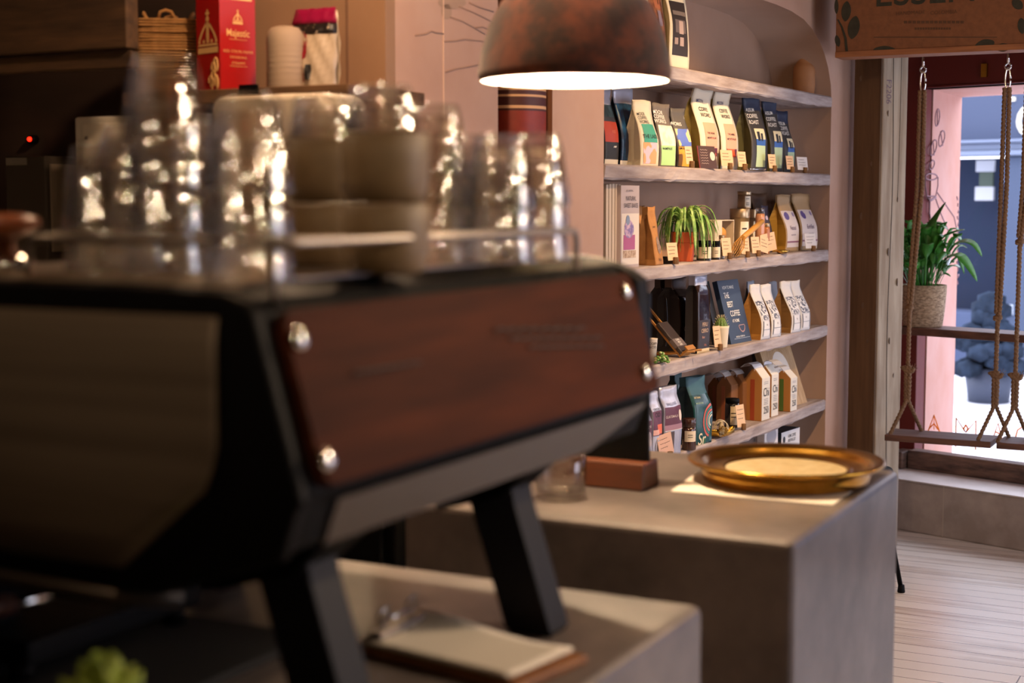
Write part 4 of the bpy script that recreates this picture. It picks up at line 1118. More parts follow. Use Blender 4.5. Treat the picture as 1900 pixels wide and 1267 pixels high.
# ================================================================ RETAIL SHELVES
SHELF_N = ('top', 'second', 'third', 'fourth', 'fifth', 'lowest')
for k, z in enumerate(ZS):
    mb = MB(); n = 40; rows = []
    rs = random.Random(k)
    for i in range(n + 1):
        s = .001 + (NR - .014) * i / n; j1, j2 = rs.uniform(-.0035, .0035), rs.uniform(-.003, .003)
        if k == 0 and (s < .03 or s > NR - .03): pass
        rows.append([(s, -.248, -.046), (s, -.001 + j1, -.046 + j2), (s, .004 + j1 * .6, -.040), (s, .005 + j2 * .6, -.006), (s, -.001 + j1 * .4, 0), (s, -.248, 0)])
    mb.loft([[WP(s, t, 0) + Vector((0, 0, zz)) - WP(0, 0, 0) for s, t, zz in r] for r in rows], smooth=False)
    o = mb.build('wall_shelf', SHELFW); o.location = tuple(WP(0, 0, z))
    tag(o, 'rough whitewashed timber plank, %s shelf of the arched wall niche' % SHELF_N[k], 'shelf', 'timber shelves in the arched niche')

def proj(p):
    q = Vector(p) - CO; D = q.dot(_f); return 950 + FPX * q.dot(_rt) / D, 633.5 - FPX * q.dot(_u) / D
def spos(px, t, k):
    s = S(px, 300, t)[0]; return WP(s, t, ZS[k])
def ht(px, py, t, k): return S(px, py, t)[1] - ZS[k]
def wid(c, rz, pxw):
    d = Vector((math.cos(rz), math.sin(rz), 0)) * .05
    return pxw / abs(proj(c + d)[0] - proj(c - d)[0]) * .1
def yawed(y): return WROT - math.radians(y)

class Front:
    """front surface of a gusseted bag; u in -1..1, v in 0..1"""
    def __init__(s, w, dp, h, taper=.42, top=.06, seed=0, lean=0.0, flare=.02, kind='fold'):
        s.w, s.dp, s.h, s.t0, s.top, s.lean, s.flare, s.kind = w, dp, h, taper, top, lean, flare, kind
        s.r = random.Random(seed); s.ph = [s.r.uniform(0, 6) for _ in range(4)]
    def p(s, v):
        if v <= s.t0: return 1 + .06 * math.sin(PI * v / s.t0)
        x = min(1, (v - s.t0) / (.87 - s.t0)); x = x * x * (3 - 2 * x) * .35 + x * .65
        return 1 - (1 - s.top) * x
    def xw(s, v): return s.w / 2 * (1 - .03 * math.sin(PI * min(1, v)) + s.flare * v)
    def off(s, v): return s.lean * max(0, v - .8)
    def __call__(s, u, v, d=0.0):
        cr = .0022 * math.sin(7 * v + s.ph[0] + 2 * u) * math.sin(PI * v) + .0016 * math.sin(13 * v + 5 * u + s.ph[1]) * v
        y = -(s.dp / 2) * s.p(v) - .05 * s.dp * (1 - u * u) * math.sin(PI * min(1, v * 1.1)) - cr - d - s.off(v)
        return (u * s.xw(v), y, v * s.h + .003 * math.sin(3 * u + s.ph[2]) * v ** 4)

def bag_body(F, bands, side, name, parent, back=None):
    mats = []; mid = {}
    def idx(c):
        if isinstance(c, str):
            m = flat(c, .55)
        else: m = c
        if m.name not in mid: mid[m.name] = len(mats); mats.append(m)
        return mid[m.name]
    vs = sorted(set([0, .03, .1, .2, .3, .4, .48, .56, .64, .72, .8, .87, .93, 1.0] + [b[0] for b in bands]))
    mb = MB(); rings = []
    for v in vs:
        fr = [F(u, v) for u in (-1, -.66, -.33, 0, .33, .66, 1)]
        yb = F.dp / 2 * F.p(v) - F.off(v); xw = F.xw(v); z = v * F.h; g = .55 if v > .05 else .95
        if v > .86: g = .98
        ym = (fr[0][1] + yb) / 2
        rings.append(fr + [(xw * (1 - (1 - g) * .5), ym, z), (xw, yb, z), (-xw, yb, z), (-xw * (1 - (1 - g) * .5), ym, z)])
    n = 11; o = 0; mb.v = [p for r in rings for p in r]
    for i in range(len(rings) - 1):
        vm = (vs[i] + vs[i + 1]) / 2
        c = next((b[1] for b in bands if vm <= b[0]), bands[-1][1]); sc = side if vm < (.86 if side != bands[-1][1] else 1) else c
        for j in range(n):
            k = (j + 1) % n
            mb.f.append((i * n + j, i * n + k, (i + 1) * n + k, (i + 1) * n + j)); mb.m.append(idx(c if j < 6 else sc)); mb.sm.append(j < 6)
    mb.f.append(tuple(reversed(range(n)))); mb.m.append(idx(side)); mb.sm.append(False)
    mb.f.append(tuple((len(rings) - 1) * n + j for j in range(n))); mb.m.append(idx(bands[-1][1])); mb.sm.append(False)
    return mb.build(name, mats, parent)

def patch(F, name, u0, u1, v0, v1, m, parent, d=.0009, shape=None):
    mb = MB()
    if shape == 'disc':
        P = [F((u0 + u1) / 2 + (u1 - u0) / 2 * math.cos(a), (v0 + v1) / 2 + (v1 - v0) / 2 * math.sin(a), d) for a in [2 * PI * k / 22 for k in range(22)]]
        c = F((u0 + u1) / 2, (v0 + v1) / 2, d); mb.add(P + [c], [(k, (k + 1) % 22, 22) for k in range(22)])
    else: mb.grid(lambda a, b: F(u0 + (u1 - u0) * a, v0 + (v1 - v0) * b, d), 6, 8)
    return mb.build(name, m if not isinstance(m, str) else flat(m, .5), parent)
def arcpatch(F, name, cu, cv, r0, r1, a0, a1, m, parent, d=.0012):
    k_ = F.w / 2; mb = MB(); A = [math.radians(a0 + (a1 - a0) * k / 16) for k in range(17)]
    def P(r, a): return F(cu + r * math.cos(a) / k_, cv + r * math.sin(a) / F.h, d)
    mb.loft([[P(r0, a), P(r1, a)] for a in A], closed=False); return mb.build(name, m if not isinstance(m, str) else flat(m, .5), parent)
def letter(F, txt, size, u, v, m, parent, bold=.012, sx=1.0, spacing=1.0, name='lettering', d=.0016, align='CENTER'):
    mb = MB(); k_ = F.w / 2
    put_text(mb, txt, size, lambda x, y: F(u + x / k_, v + y / F.h, d), bold=bold, sx=sx, spacing=spacing, align=align)
    return mb.build(name, m if not isinstance(m, str) else flat(m, .6), parent)

def bag(k, xl, xr, ytop, t, yaw, dp, label, bands, side, group, art=(), letters=(), name='coffee_bag', cat='coffee bag', **kw):
    rz = yawed(yaw); c = spos((xl + xr) / 2, t, k); w = wid(c, rz, xr - xl) * .96; h = ht((xl + xr) / 2, ytop, t - dp * .4, k)
    nrm_ = Vector((math.sin(rz), -math.cos(rz), 0)); base = c - nrm_ * (dp / 2)
    F = Front(w, dp, h, seed=int(xl), **kw)
    T = thing(name, label, cat, tuple(base), rz, group)
    bag_body(F, bands, side, 'bag_body', T)
    for i, a in enumerate(art):
        if a[0] == 'arc': arcpatch(F, *a[1:], T)
        else: patch(F, *a[:6], T, d=.0009 + .0004 * i, shape=a[6] if len(a) > 6 else None)
    for l in letters: letter(F, *l[:5], T, **(l[5] if len(l) > 5 else {}))
    return T, F

NEB = mat('nebula_film', '0d1c36', .3, col2='2b6f9c', scale=(20, 20, 16), detail=6, lo=.45, hi=.75)
TEALD = mat('teal_dark_film', '1d2c33', .35, col2='45606a', scale=(20, 20, 16), lo=.45, hi=.75)
CREAMB_ = mat('cream_bag', 'dccfb4', .6)
PHOTOB = mat('photo_brown', '5a2f20', .5, col2='b5764f', scale=(30, 30, 18), detail=5, lo=.4, hi=.7)
PINKART = mat('pink_art', 'e9b9c6', .5, col2='d9a06a', scale=(26, 26, 26), detail=1, lo=.48, hi=.52)
ORART = mat('orange_art', 'c95b35', .5, col2='5b2440', scale=(34, 34, 34), detail=1, lo=.48, hi=.52)
BLUEART = mat('blue_art', '5b74c6', .5, col2='eecb8e', scale=(24, 24, 24), detail=1, lo=.52, hi=.55)
PRINTBW = mat('line_print', 'd8d5d2', .6, col2='4a4d5c', scale=(110, 110, 110), detail=3, lo=.47, hi=.53)
GB = 'coffee bags on the second shelf'
# second shelf
bag(1, 1121, 1147, 163, -.10, 4, .06, 'dark bag with red label and silver top, leftmost on second shelf', [(.08, 'd8cfc0'), (.3, '2a2c30'), (.62, '30323a'), (.78, TEALD), (1, SILVERBAG)], '2a2c30', GB,
    [('label', -.95, .95, .3, .56, 'b2402a')], [('RED', .012, .2, .43, 'd77a62'), ('AMP', .009, .4, .24, WHITEINK)])
bag(1, 1150, 1187, 163, -.09, 6, .06, 'midnight blue nebula coffee bag with silver top on second shelf', [(.07, 'd8cfc0'), (.79, NEB), (1, SILVERBAG)], '142034', GB, [('label', .25, .75, .33, .52, '2d5a86')], [('NEB', .012, .5, .43, '9cc0dc'), ('AMP', .009, .55, .25, WHITEINK)])
bag(1, 1187, 1222, 188, -.03, 12, .065, 'white coffee bag with teal label reading THE LADS', [(1, CREAMB_)], 'c9bda4', GB,
    [('label', -.62, .78, .36, .64, '3f9c86'), ('picture', -.7, .7, .04, .36, PINKART)], [('THE LADS', .017, .05, .45, BLACKINK), ('MOOR', .014, -.3, .79, BLACKINK), ('COFFEE', .014, -.25, .73, BLACKINK), ('WORKS', .014, -.2, .67, BLACKINK)])
bag(1, 1222, 1254, 194, -.045, 12, .06, 'grey brown coffee bag with pink and mint green label', [(1, '6a6058')], '5b524b', GB,
    [('label', -.8, .9, .03, .34, 'a9d38a'), ('picture', -.8, .9, .34, .66, mat('pink_floral', 'efc9b5', .5, col2='f3e6cf', scale=(30, 30, 30), detail=1, lo=.45, hi=.55))], [('NAMPHUS', .011, -.1, .29, BLACKINK), ('MOOR', .017, -.45, .86, WHITEINK), ('COFFEE', .017, -.4, .79, WHITEINK), ('WORKS', .017, -.4, .72, WHITEINK)])
bag(1, 1255, 1283, 203, -.05, 12, .06, 'dark grey coffee bag with blue picture and orange yellow label', [(1, '55504c')], '4a4542', GB,
    [('label', -.85, .95, .03, .36, 'e0a63c'), ('picture', -.8, .95, .37, .66, BLUEART)], [('LEMONDROP', .01, -.1, .33, BLACKINK), ('WORKS', .016, -.5, .74, WHITEINK)])
for (xl, xr, yt, l) in ((1297, 1334, 165, 'tall cream coffee bag with salmon label behind the dark tasting card'), (1336, 1369, 168, 'tall cream coffee bag with salmon label behind the large tan price card')):
    bag(1, xl, xr, yt, -.035, 6, .085, l, [(1, mat('pale_bag', 'd6cbb4', .55))], 'b09a4e' if xl < 1300 else 'a8954c', GB,
        [('label', -.45, .75, .26, .57, 'e3a184'), ('picture', -.45, .75, .16, .26, ORART)], [('THE ARAB', .010, .1, .44, BLACKINK), ('MONTE FLOR', .010, .15, .38, BLACKINK), ('MOON', .016, -.2, .83, '4a4660'), ('COFFEE', .019, .0, .73, BLACKINK), ('WORKS', .019, .05, .66, BLACKINK)], lean=.10)
DBG = mat('graphite_bag', '3b3836', .5)
for i, (xl, xr, yt, l) in enumerate(((1392, 1424, 178, 'graphite coffee bag with navy top and mint label, left of three'), (1428, 1454, 185, 'graphite coffee bag with navy top and mint label, middle of three'), (1454, 1475, 208, 'graphite coffee bag with mint label, last of three near the niche end'))):
    bag(1, xl, xr, yt, -.045 - .012 * i, 8, .075, l, [(.8, DBG), (1, mat('navy_top', '232c44', .5))], '57522c', GB,
        [('label', -.45, .7, .06, .34, 'b9cfa6'), ('picture', -.45, .7, .34, .42, '3b66b0'), ('picture', -.45, .7, .42, .56, 'e3d5ae'), ('motif', -.2, .1, .40, .52, '2a2c33'), ('motif', .2, .4, .40, .5, '2a2c33')],
        [('ASSUM', .019, -.35, .8, WHITEINK), ('COFFEE', .021, -.25, .72, WHITEINK), ('ROAST', .021, -.25, .64, WHITEINK)])

def card(k, px, ytop, pw, t, label, yaw=10, col=None, tilt=0, ybase=None, blk=True):
    rz = yawed(yaw); c = spos(px, t, k); w = wid(c, rz, pw); h = ht(px, ytop, t, k)
    T = thing('price_card', label, 'price card', tuple(c), rz, 'price cards in cork holders')
    z0 = .012
    M_ = Matrix.Translation((0, .002, z0)) @ Matrix.Rotation(math.radians(tilt), 4, 'Y') @ Matrix.Rotation(math.radians(-8), 4, 'X')
    m = CARD if col is None else flat(col, .7)
    MB().box(-w / 2, w / 2, -.0006, .0006, 0, h - z0, M=M_).build('card', m, T)
    rs = random.Random(int(px))
    for r_ in range(3):
        zz = (h - z0) * (.78 - .2 * r_); a = -w * .36; b = w * rs.uniform(.1, .38); P = []
        for i in range(15): P.append(M_ @ Vector((a + (b - a) * i / 14, -.0008, zz + .0022 * math.sin(i * 2.3 + r_) * rs.uniform(.4, 1))))
        mb = MB().tube(P, .0006, 4); mb.build('handwriting', INK, T)
    if blk:
        cb_ = MB(); q = .0095 + rs.uniform(-.001, .001)
        cb_.lathe([(q, 0), (q * 1.04, .004), (q, .02), (q * .9, .0225)], 9, (w * .12, -.003, 0), smooth=False); cb_.build('cork_block', CORK, T)
    return T
C2 = [(1281, 271, 13, -.012, 'pale price card in front of the orange labelled bag', None), (1351, 278, 22, .002, 'large tan price card before the right cream coffee bag', None),
      (1379, 281, 15, .002, 'pale price card left of the graphite coffee bags', None), (1435, 286, 13, .0, 'pale price card in front of the middle graphite bag', None),
      (1468, 289, 13, .0, 'pale price card in front of the last graphite bag', None), (1491, 291, 19, .0, 'white price card at the right end of the second shelf', 'd8cfc8')]
for px, yt, pw, t, l, c_ in C2: card(1, px, yt, pw, t, l, col=c_)
# dark tasting card
rz = yawed(10); c = spos(1315, .004, 1); w = wid(c, rz, 33); h = ht(1315, 270, .004, 1)
T = thing('tasting_card', 'dark brown tasting card with pale writing against the tall cream bag', 'card', tuple(c), rz)
M_ = Matrix.Rotation(math.radians(-10), 4, 'X')
MB().box(-w / 2, w / 2, 0, .002, 0, h, M=M_).build('card', flat('4a3430', .5), T)
MB().box(-w / 2, -w / 2 + .004, -.0006, 0, 0, h, M=M_).build('red_edge', flat('8a2e28', .5), T)
for r_ in range(6):
    mb = MB().tube([M_ @ Vector((-w * .36 + w * .4 * i / 9, -.0008, h * (.82 - .12 * r_) + .0016 * math.sin(i * 2.1 + r_))) for i in range(10)], .0009, 4); mb.build('writing', flat('b8a49a'), T)
mb = MB(); mb.add([M_ @ Vector((w * .3 + w * .14 * math.cos(a), -.0008, h * .55 + h * .2 * math.sin(a))) for a in [2 * PI * i / 20 for i in range(20)]], [tuple(range(20))]); mb.build('round_seal', flat('cfc0b0'), T)
q0, q1 = spos(1386, .006, 1), spos(1420, .006, 1)
tg = thing('tongs', 'small steel tongs lying on the second shelf before the graphite bag', 'tongs', tuple((q0 + q1) / 2), WROT)
L = (q1 - q0).length / 2
for s_ in (-1, 1): MB().tube([(-L, s_ * .009, .005), (0, s_ * .007, .006), (L * .8, s_ * .002, .006), (L, 0, .006)], .0035, 8).build('arm', CHROME, tg)

# top shelf
GT_ = 'kraft coffee pouches on the top shelf'
bag(0, 1166, 1196, -90, -.12, 6, .07, 'dark pouch half hidden behind the pendant lamp on the top shelf', [(1, '2a2018')], '2a2018', GT_)
bag(0, 1199, 1233, -70, -.04, 6, .07, 'cream pouch with brown photo label, left of the black label pouch, top shelf', [(1, CREAMB_)], 'c8b690', GT_, [('label', -.7, .95, .2, .95, PHOTOB), ('motif', -.1, .7, .55, .95, 'b06a48'), ('plate', .1, .6, .38, .53, '8d7c86')])
bag(0, 1238, 1277, -70, -.025, 6, .07, 'cream pouch with black illustrated label on the top shelf', [(1, CREAMB_)], 'c8b690', GT_, [('label', -.75, .8, .12, .62, '332a28'), ('motif', -.5, .6, .33, .45, '6d605c'), ('motif', -.15, .3, .32, .44, 'b59c90'), ('motif', -.1, .3, .21, .29, 'b0988e'), ('motif', -.62, -.3, .22, .28, 'a08a80'), ('band', -.65, .7, .49, .53, '7b6d64')])
q = spos(1489, -.10, 0); w = wid(q, YAW, 42); hh = ht(1489, 107, -.1, 0)
jr = thing('terracotta_jar', 'plain terracotta jar with narrow neck at the right end of the top shelf', 'jar', tuple(q))
MB().lathe([(.001, 0), (w * .38, 0), (w * .44, hh * .05), (w * .49, hh * .3), (w * .48, hh * .6), (w * .47, hh * .74), (w * .42, hh * .81), (w * .345, hh * .86), (w * .33, hh * .9), (w * .335, hh * .95), (w * .36, hh * .98), (w * .35, hh), (w * .28, hh), (w * .27, hh * .85), (.001, hh * .8)], 32).build('jar_body', CLAY, jr)

# third shelf
BK = mat('book_spine', 'cdb9a2', .7); PG = flat('efe6d4', .8)
def book(k, name, label, c, rz, w, h, th, cover, group=None, lean=0, name_parts=True):
    """cover faces local -Y; origin at the front foot of the book"""
    T = thing(name, label, 'book', tuple(c), rz, group, rot=(math.radians(-lean), 0, rz))
    m = cover if not isinstance(cover, str) else flat(cover, .5)
    mb = MB().box(-w / 2, w / 2, 0, .003, 0, h).box(-w / 2, w / 2, th - .003, th, 0, h).box(-w / 2, -w / 2 + .003, .003, th - .003, 0, h); mb.build('cover', m, T, bevel=.0006)
    MB().box(-w / 2 + .003, w / 2 - .004, .003, th - .003, .003, h - .003).build('pages', PG, T)
    return T
def flatF(w, h, y=0): 
    class Q:
        pass
    f = lambda u, v, d=0: (u * w / 2, y - d, v * h)
    class FF:
        def __call__(s, u, v, d=0): return (u * w / 2, y - d, v * h)
    o = FF(); o.w = w; o.h = h; return o
s0 = S(1120, 400, -.03)[0] + .012; s1 = S(1152, 400, -.03)[0]; th5 = (s1 - s0) / 5
hb_ = ht(1136, 340, -.03, 2)
for i in range(5):
    c = WP(s0 + th5 * (i + .5), -.03, ZS[2])
    T = thing('cookbook', 'cream spined cookbook, %s of five upright left of the cake cover' % ('leftmost', 'second', 'third', 'fourth', 'fifth')[i], 'book', tuple(c), WROT, 'cream cookbooks in a row')
    hh = hb_ * random.uniform(.985, 1.0)
    mb = MB().box(-th5 / 2 + .0012, -th5 / 2 + .004, 0, .17, 0, hh).box(th5 / 2 - .004, th5 / 2 - .0012, 0, .17, 0, hh).box(-th5 / 2 + .0012, th5 / 2 - .0012, -.002, .002, 0, hh); mb.build('cover', BK, T, bevel=.001)
    MB().box(-th5 / 2 + .004, th5 / 2 - .004, .004, .165, .003, hh - .004).build('pages', PG, T)
    mb = MB().box(th5 / 2 - .0065, th5 / 2 - .0045, -.0028, -.002, .0, hh); mb.build('spine_line', flat('8f7a66', .7), T)
c = spos(1170, -.012, 2); rz = yawed(2); w = wid(c, rz, 34); h = ht(1170, 344, -.012, 2)
T = book(2, 'cookbook', 'front facing cookbook NATURAL SWEET BAKES with purple cake picture', c, rz, w, h, .018, mat('book_grey', 'b3a3a0', .6))
F = flatF(w, h)
patch(F, 'picture', -.95, .95, .04, .66, 'd8cbbb', T); patch(F, 'picture_cake', -.75, .5, .22, .4, 'a8557e', T, d=.0016, shape=None); patch(F, 'picture_top', -.7, .35, .36, .58, mat('purple_icing', '7c6a9c', .5, col2='c9a9b8', scale=(60, 60, 60), lo=.45, hi=.6), T, d=.002, shape='disc')
patch(F, 'picture_stem', -.5, -.1, .52, .64, '7d8aa0', T, d=.0023, shape='disc'); patch(F, 'picture_crumbs', -.8, .6, .12, .21, mat('crumbs', '8a6a52', .7, col2='c9b29a', scale=(80, 80, 80)), T, d=.0016)
for t_, v_, s_ in (('NATURAL', .84, .019), ('SWEET BAKES', .755, .019), ('@ CLAREFOXALL', .935, .0075)): letter(F, t_, s_, .05 if s_ > .01 else -.1, v_, '4a3f42', T, bold=.004, sx=.8)
# kraft window bags
KG = 'kraft window bags'
for (xl, xr, yt, t, l) in ((1217, 1232, 384, -.002, 'kraft gusset bag with oval window beside the spider plant'), (1199, 1212, 382, -.09, 'kraft gusset bag behind the window bag, next to the cookbook')):
    bag(2, xl, xr, yt, t, 0, .075, l, [(1, KRAFT)], KRAFT, KG, [('window', -.35, .55, .2, .5, mat('bean_window', '5b4030', .4, col2='a89078', scale=(90, 90, 90)), 'disc')], [('CACAO', .008, .0, .66, INK), ('Nibs', .012, .1, .1, INK)], name='kraft_bag', cat='paper bag', taper=.1, top=.25)
card(2, 1252, 450, 19, .004, 'tan price card on cork before the spider plant pot')
for i in range(3):
    c = spos(1239, -.03, 2); o = MB().box(-.022, .022, -.03, .03, 0, .0075).build('notebook', flat(('2c2320', '3a2c24', '241c1a')[i], .6), bevel=.001)
    o.location = tuple(c + Vector((0, 0, .0078 * i))); o.rotation_euler = (0, 0, WROT + .1 * i)
    tag(o, 'tiny dark notebook, %s of three stacked flat left of the plant pot' % ('bottom', 'middle', 'top')[i], 'notebook', 'tiny dark notebooks')
# spider plant
q = spos(1271, -.055, 2); pw = wid(q, YAW, 44); ph = ht(1270, 430, -.055, 2)
sp = thing('spider_plant', 'striped spider plant spilling from an orange plastic pot', 'potted plant', tuple(q), YAW)
mb = MB(); r_ = pw / 2
mb.loft([[(x, y, z) for x, y in rrect(-a, a, -a, a, a * .45, 4)] for a, z in ((r_ * .72, 0), (r_ * .9, ph * .62), (r_ * .92, ph * .64), (r_ * 1.0, ph * .645), (r_ * 1.06, ph), (r_ * .98, ph), (r_ * .9, ph * .85))], cap1=True, smooth=False)
lab(mb.build('pot', TERRA, sp, bevel=.002), 'orange plastic pot')
mb = MB(); rs = random.Random(3)
for k in range(58):
    a = k * 2.399 + rs.uniform(-.2, .2); R = rs.uniform(.05, .105); up = rs.uniform(.035, .085); dr = rs.uniform(-.02, .09)
    d = Vector((math.cos(a), math.sin(a) * .55 - .12, 0)); b0 = Vector((d.x * .012, d.y * .012, ph * .95))
    blade(mb, [b0, b0 + d * R * .35 + Vector((0, 0, up)), b0 + d * R * .8 + Vector((0, 0, up * .95)), b0 + d * R * 1.05 + Vector((0, 0, up * .3 - dr * .4)), b0 + d * R * 1.1 + Vector((0, 0, -dr))], rs.uniform(.0045, .0075), fold=.35, n=12, shape=lambda t: .9 * (1 - t ** 3) + .06)
for k in range(7):                       # the long strap drooping over the front of the pot
    a = -1.9 + .45 * k; d = Vector((math.cos(a), math.sin(a), 0)); b0 = Vector((0, 0, ph * .95))
    blade(mb, [b0, b0 + d * .03 + Vector((0, 0, .05)), b0 + d * .058 + Vector((0, 0, .02)), b0 + d * .06 + Vector((.01, 0, -.04 - .008 * k))], .0065, fold=.3, n=12, shape=lambda t: .9 * (1 - t ** 3) + .06)
mb.build('foliage', SPIDER, sp, solid=.0006)

def jar(k, px, ytop, pw, t, label, body, lid, labelcol, name='jar', cat='jar', lidh=.18, lab_v=(.12, .68), group=None, neck=1.0, wrap=1.1):
    c = spos(px, t, k); r_ = wid(c, YAW, pw) / 2; h = ht(px, ytop, t, k)
    c = c + Vector((0, 0, 0)); T = thing(name, label, cat, tuple(c), 0, group)
    MB().lathe([(.001, 0), (r_ * .94, 0), (r_, h * .03), (r_, h * (.92 - lidh)), (r_ * .9 * neck, h * (1 - lidh)), (.001, h * (1 - lidh))], 28).build('jar_body', body, T)
    MB().lathe([(r_ * .9 * neck, h * (1 - lidh)), (r_ * .96 * neck, h * (1 - lidh) + .001), (r_ * .96 * neck, h * .985), (r_ * .9 * neck, h), (.001, h)], 28).build('lid', lid, T)
    if labelcol:
        a0 = -PI / 2 - .35 - wrap; a1 = -PI / 2 - .35 + wrap; R = r_ + .0006
        # label centred on the viewer's side
        va = math.atan2(-c.y, -c.x); 
        mb = MB().grid(lambda u, v: (R * math.cos(va - wrap + 2 * wrap * u + .25), R * math.sin(va - wrap + 2 * wrap * u + .25), h * (lab_v[0] + (lab_v[1] - lab_v[0]) * v)), 12, 2)
        mb.build('label', flat(labelcol, .6), T)
        for r2 in (.6, .4):
            mb = MB().grid(lambda u, v: ((R + .0005) * math.cos(va + .25 - .4 + .7 * u), (R + .0005) * math.sin(va + .25 - .4 + .7 * u), h * (lab_v[0] + (lab_v[1] - lab_v[0]) * (r2 + .05 * v))), 6, 1); mb.build('label_print', INK, T)
    return T
jar(2, 1308, 446, 27, -.02, 'squat dark jam jar with white label, left of two beside the plant', DARKJAR, BLACKM, 'dccbb0', lidh=.2)
jar(2, 1330, 447, 17, -.015, 'small dark jam jar with white label, right of the squat one', DARKJAR, BLACKM, 'dccbb0', lidh=.2)
jar(2, 1341, 436, 11, -.03, 'slim white spice jar between the jam jars and open gift box', flat('ddd2c2', .5), TIN, 'b9a27c')
jar(2, 1323, 408, 20, -.12, 'dark bottle with white label behind the small jam jar', DARKJAR, BLACKM, 'd2c3ac', name='bottle', cat='bottle', lidh=.3, neck=.6)
# tan tag behind the plant
card(2, 1313, 379, 16, -.16, 'tall tan card behind the spider plant leaves', col='c9986f', blk=False)
# open gift box with wooden toy
c = spos(1346, -.075, 2); rz = yawed(8); w = wid(c, rz, 36); h = ht(1346, 408, -.075, 2)
T = thing('gift_box', 'open white gift box showing a wooden ball on the third shelf', 'gift box', tuple(c), rz)
mb = MB().box(-w / 2, w / 2, .055, .058, 0, h).box(-w / 2, -w / 2 + .003, 0, .055, 0, h).box(w / 2 - .003, w / 2, 0, .055, 0, h).box(-w / 2 + .003, w / 2 - .003, 0, .055, 0, .003).box(-w / 2 + .003, w / 2 - .003, 0, .055, h - .003, h)
mb.box(-w / 2, -w * .14, -.001, 0, 0, h); mb.build('box', flat('d3c2a8', .6), T)
MB().sphere((w * .08, .03, h * .62), w * .2, 16).build('wooden_ball', BAMBOO, T); MB().lathe([(w * .12, 0), (w * .1, h * .5)], 12, (w * .08, .03, .003)).build('wooden_stem', BAMBOO, T)
# tins
def tin(px, y0, y1, pw, t, label, zbase=None):
    c = spos(px, t, 2); r_ = wid(c, YAW, pw) / 2; z0 = 0 if zbase is None else zbase; h = ht(px, y1, t, 2) - z0
    T = thing('tea_tin', label, 'tin', (c.x, c.y, c.z + z0), 0, 'tea tins on the third shelf')
    MB().lathe([(.001, 0), (r_ * .97, 0), (r_, .002), (r_, h * .8), (.001, h * .8)], 32).build('tin_body', TIN, T)
    MB().lathe([(r_ * 1.02, h * .8), (r_ * 1.03, h * .8 + .001), (r_ * 1.03, h - .002), (r_, h), (.001, h)], 32).build('lid', TIN, T)
    va = math.atan2(-c.y, -c.x)
    MB().grid(lambda u, v: ((r_ + .0006) * math.cos(va + .1 + 1.0 * u), (r_ + .0006) * math.sin(va + .1 + 1.0 * u), h * (.1 + .62 * v)), 10, 2).build('label', flat('e6dcc4', .6), T)
    for r2 in (.2, .3, .55): MB().grid(lambda u, v: ((r_ + .0011) * math.cos(va + .25 + .55 * u), (r_ + .0011) * math.sin(va + .25 + .55 * u), h * (r2 + .035 * v)), 6, 1).build('label_print', INK, T)
    return h
hT = tin(1374, 470, 387, 36, -.12, 'wide tea tin with cream label carrying the small tin')
tin(1382, 387, 355, 25, -.12, 'small tea tin stacked on the wide one', hT + .0004)
tin(1399, 470, 388, 16, -.17, 'slim tea tin half hidden right of the wide tin')
jar(2, 1412, 386, 18, -.07, 'clear storage jar of pinkish powder beside the tins', mat('powder_jar', 'b98260', .25, coat=.6), CLEARG, None, lidh=.12)
jar(2, 1424, 414, 13, -.05, 'little jar of copper brown powder by the blue pouch', mat('copper_powder', 'a5683f', .3), TIN, None, lidh=.12)
# bamboo whisk leaning
a_, b_ = at_plane(1414, 411, WP(0, -.02, 0), WN), at_plane(1378, 441, WP(0, .0, 0), WN); c_ = spos(1366, -.0, 2)
wk = thing('bamboo_whisk', 'bamboo tea whisk with thick handle leaning before the tins', 'whisk', tuple(c_))
MB().tube([a_ - c_, a_.lerp(b_, .5) - c_, b_ - c_], [.0095, .0105, .0095], 14).build('handle', BAMBOO, wk)
for k in range(16):
    a = 2 * PI * k / 16; ax_ = (b_ - a_).normalized(); s1_ = ax_.cross(Vector((0, 0, 1))).normalized(); s2_ = s1_.cross(ax_)
    tip = Vector((0, 0, .004)) + s1_ * (.018 * math.cos(a)) + ax_ * 0 + Vector((0, 0, .012 + .011 * math.sin(a)))
    mb = MB().tube([b_ - c_ + (s1_ * math.cos(a) + s2_ * math.sin(a)) * .008, (b_ - c_).lerp(tip, .5) + (s1_ * math.cos(a) + s2_ * math.sin(a)) * .012, tip], .0011, 5); mb.build('tine', BAMBOO, wk)
KRB = 'kraft pouches at the end of the third shelf'
bag(2, 1407, 1436, 359, -.17, 6, .06, 'dark brown pouch at the back behind the powder jar', [(1, '6a4a30')], '5a3e28', KRB)
bag(2, 1424, 1436, 382, -.11, 6, .05, 'dark blue grey pouch with small motif behind the copper jar', [(1, '4a4352')], '423c4a', KRB, [('motif', -.1, .5, .7, .8, 'c9b8c8', 'disc')])
for (xl, xr, yt, l, tx, sc2) in ((1459, 1485, 362, 'kraft pouch with white Natural label and mustard side', 'Natural', 'b98a2e'), (1487, 1520, 360, 'kraft pouch with white Earth Blend label at the shelf end', 'Earth Blend', 'a98450')):
    bag(2, xl, xr, yt, -.05, 6, .085, l, [(1, mat('kraft_pouch', 'a98a62', .6))], sc2, KRB, [('label', -.85, .9, .08, .72, 'd3c3bb'), ('seal', -.65, -.1, .56, .7, '5b4a86', 'disc'), ('band', -.85, .9, .16, .19, '8d5a6a'), ('motif', .45, .75, .62, .7, '8a7a9a', 'disc')],
        [(tx, .026, .05, .42, '6a5468', dict(bold=.004, sx=.62)), ('roasted coffee', .008, .05, .3, '6a5468')])
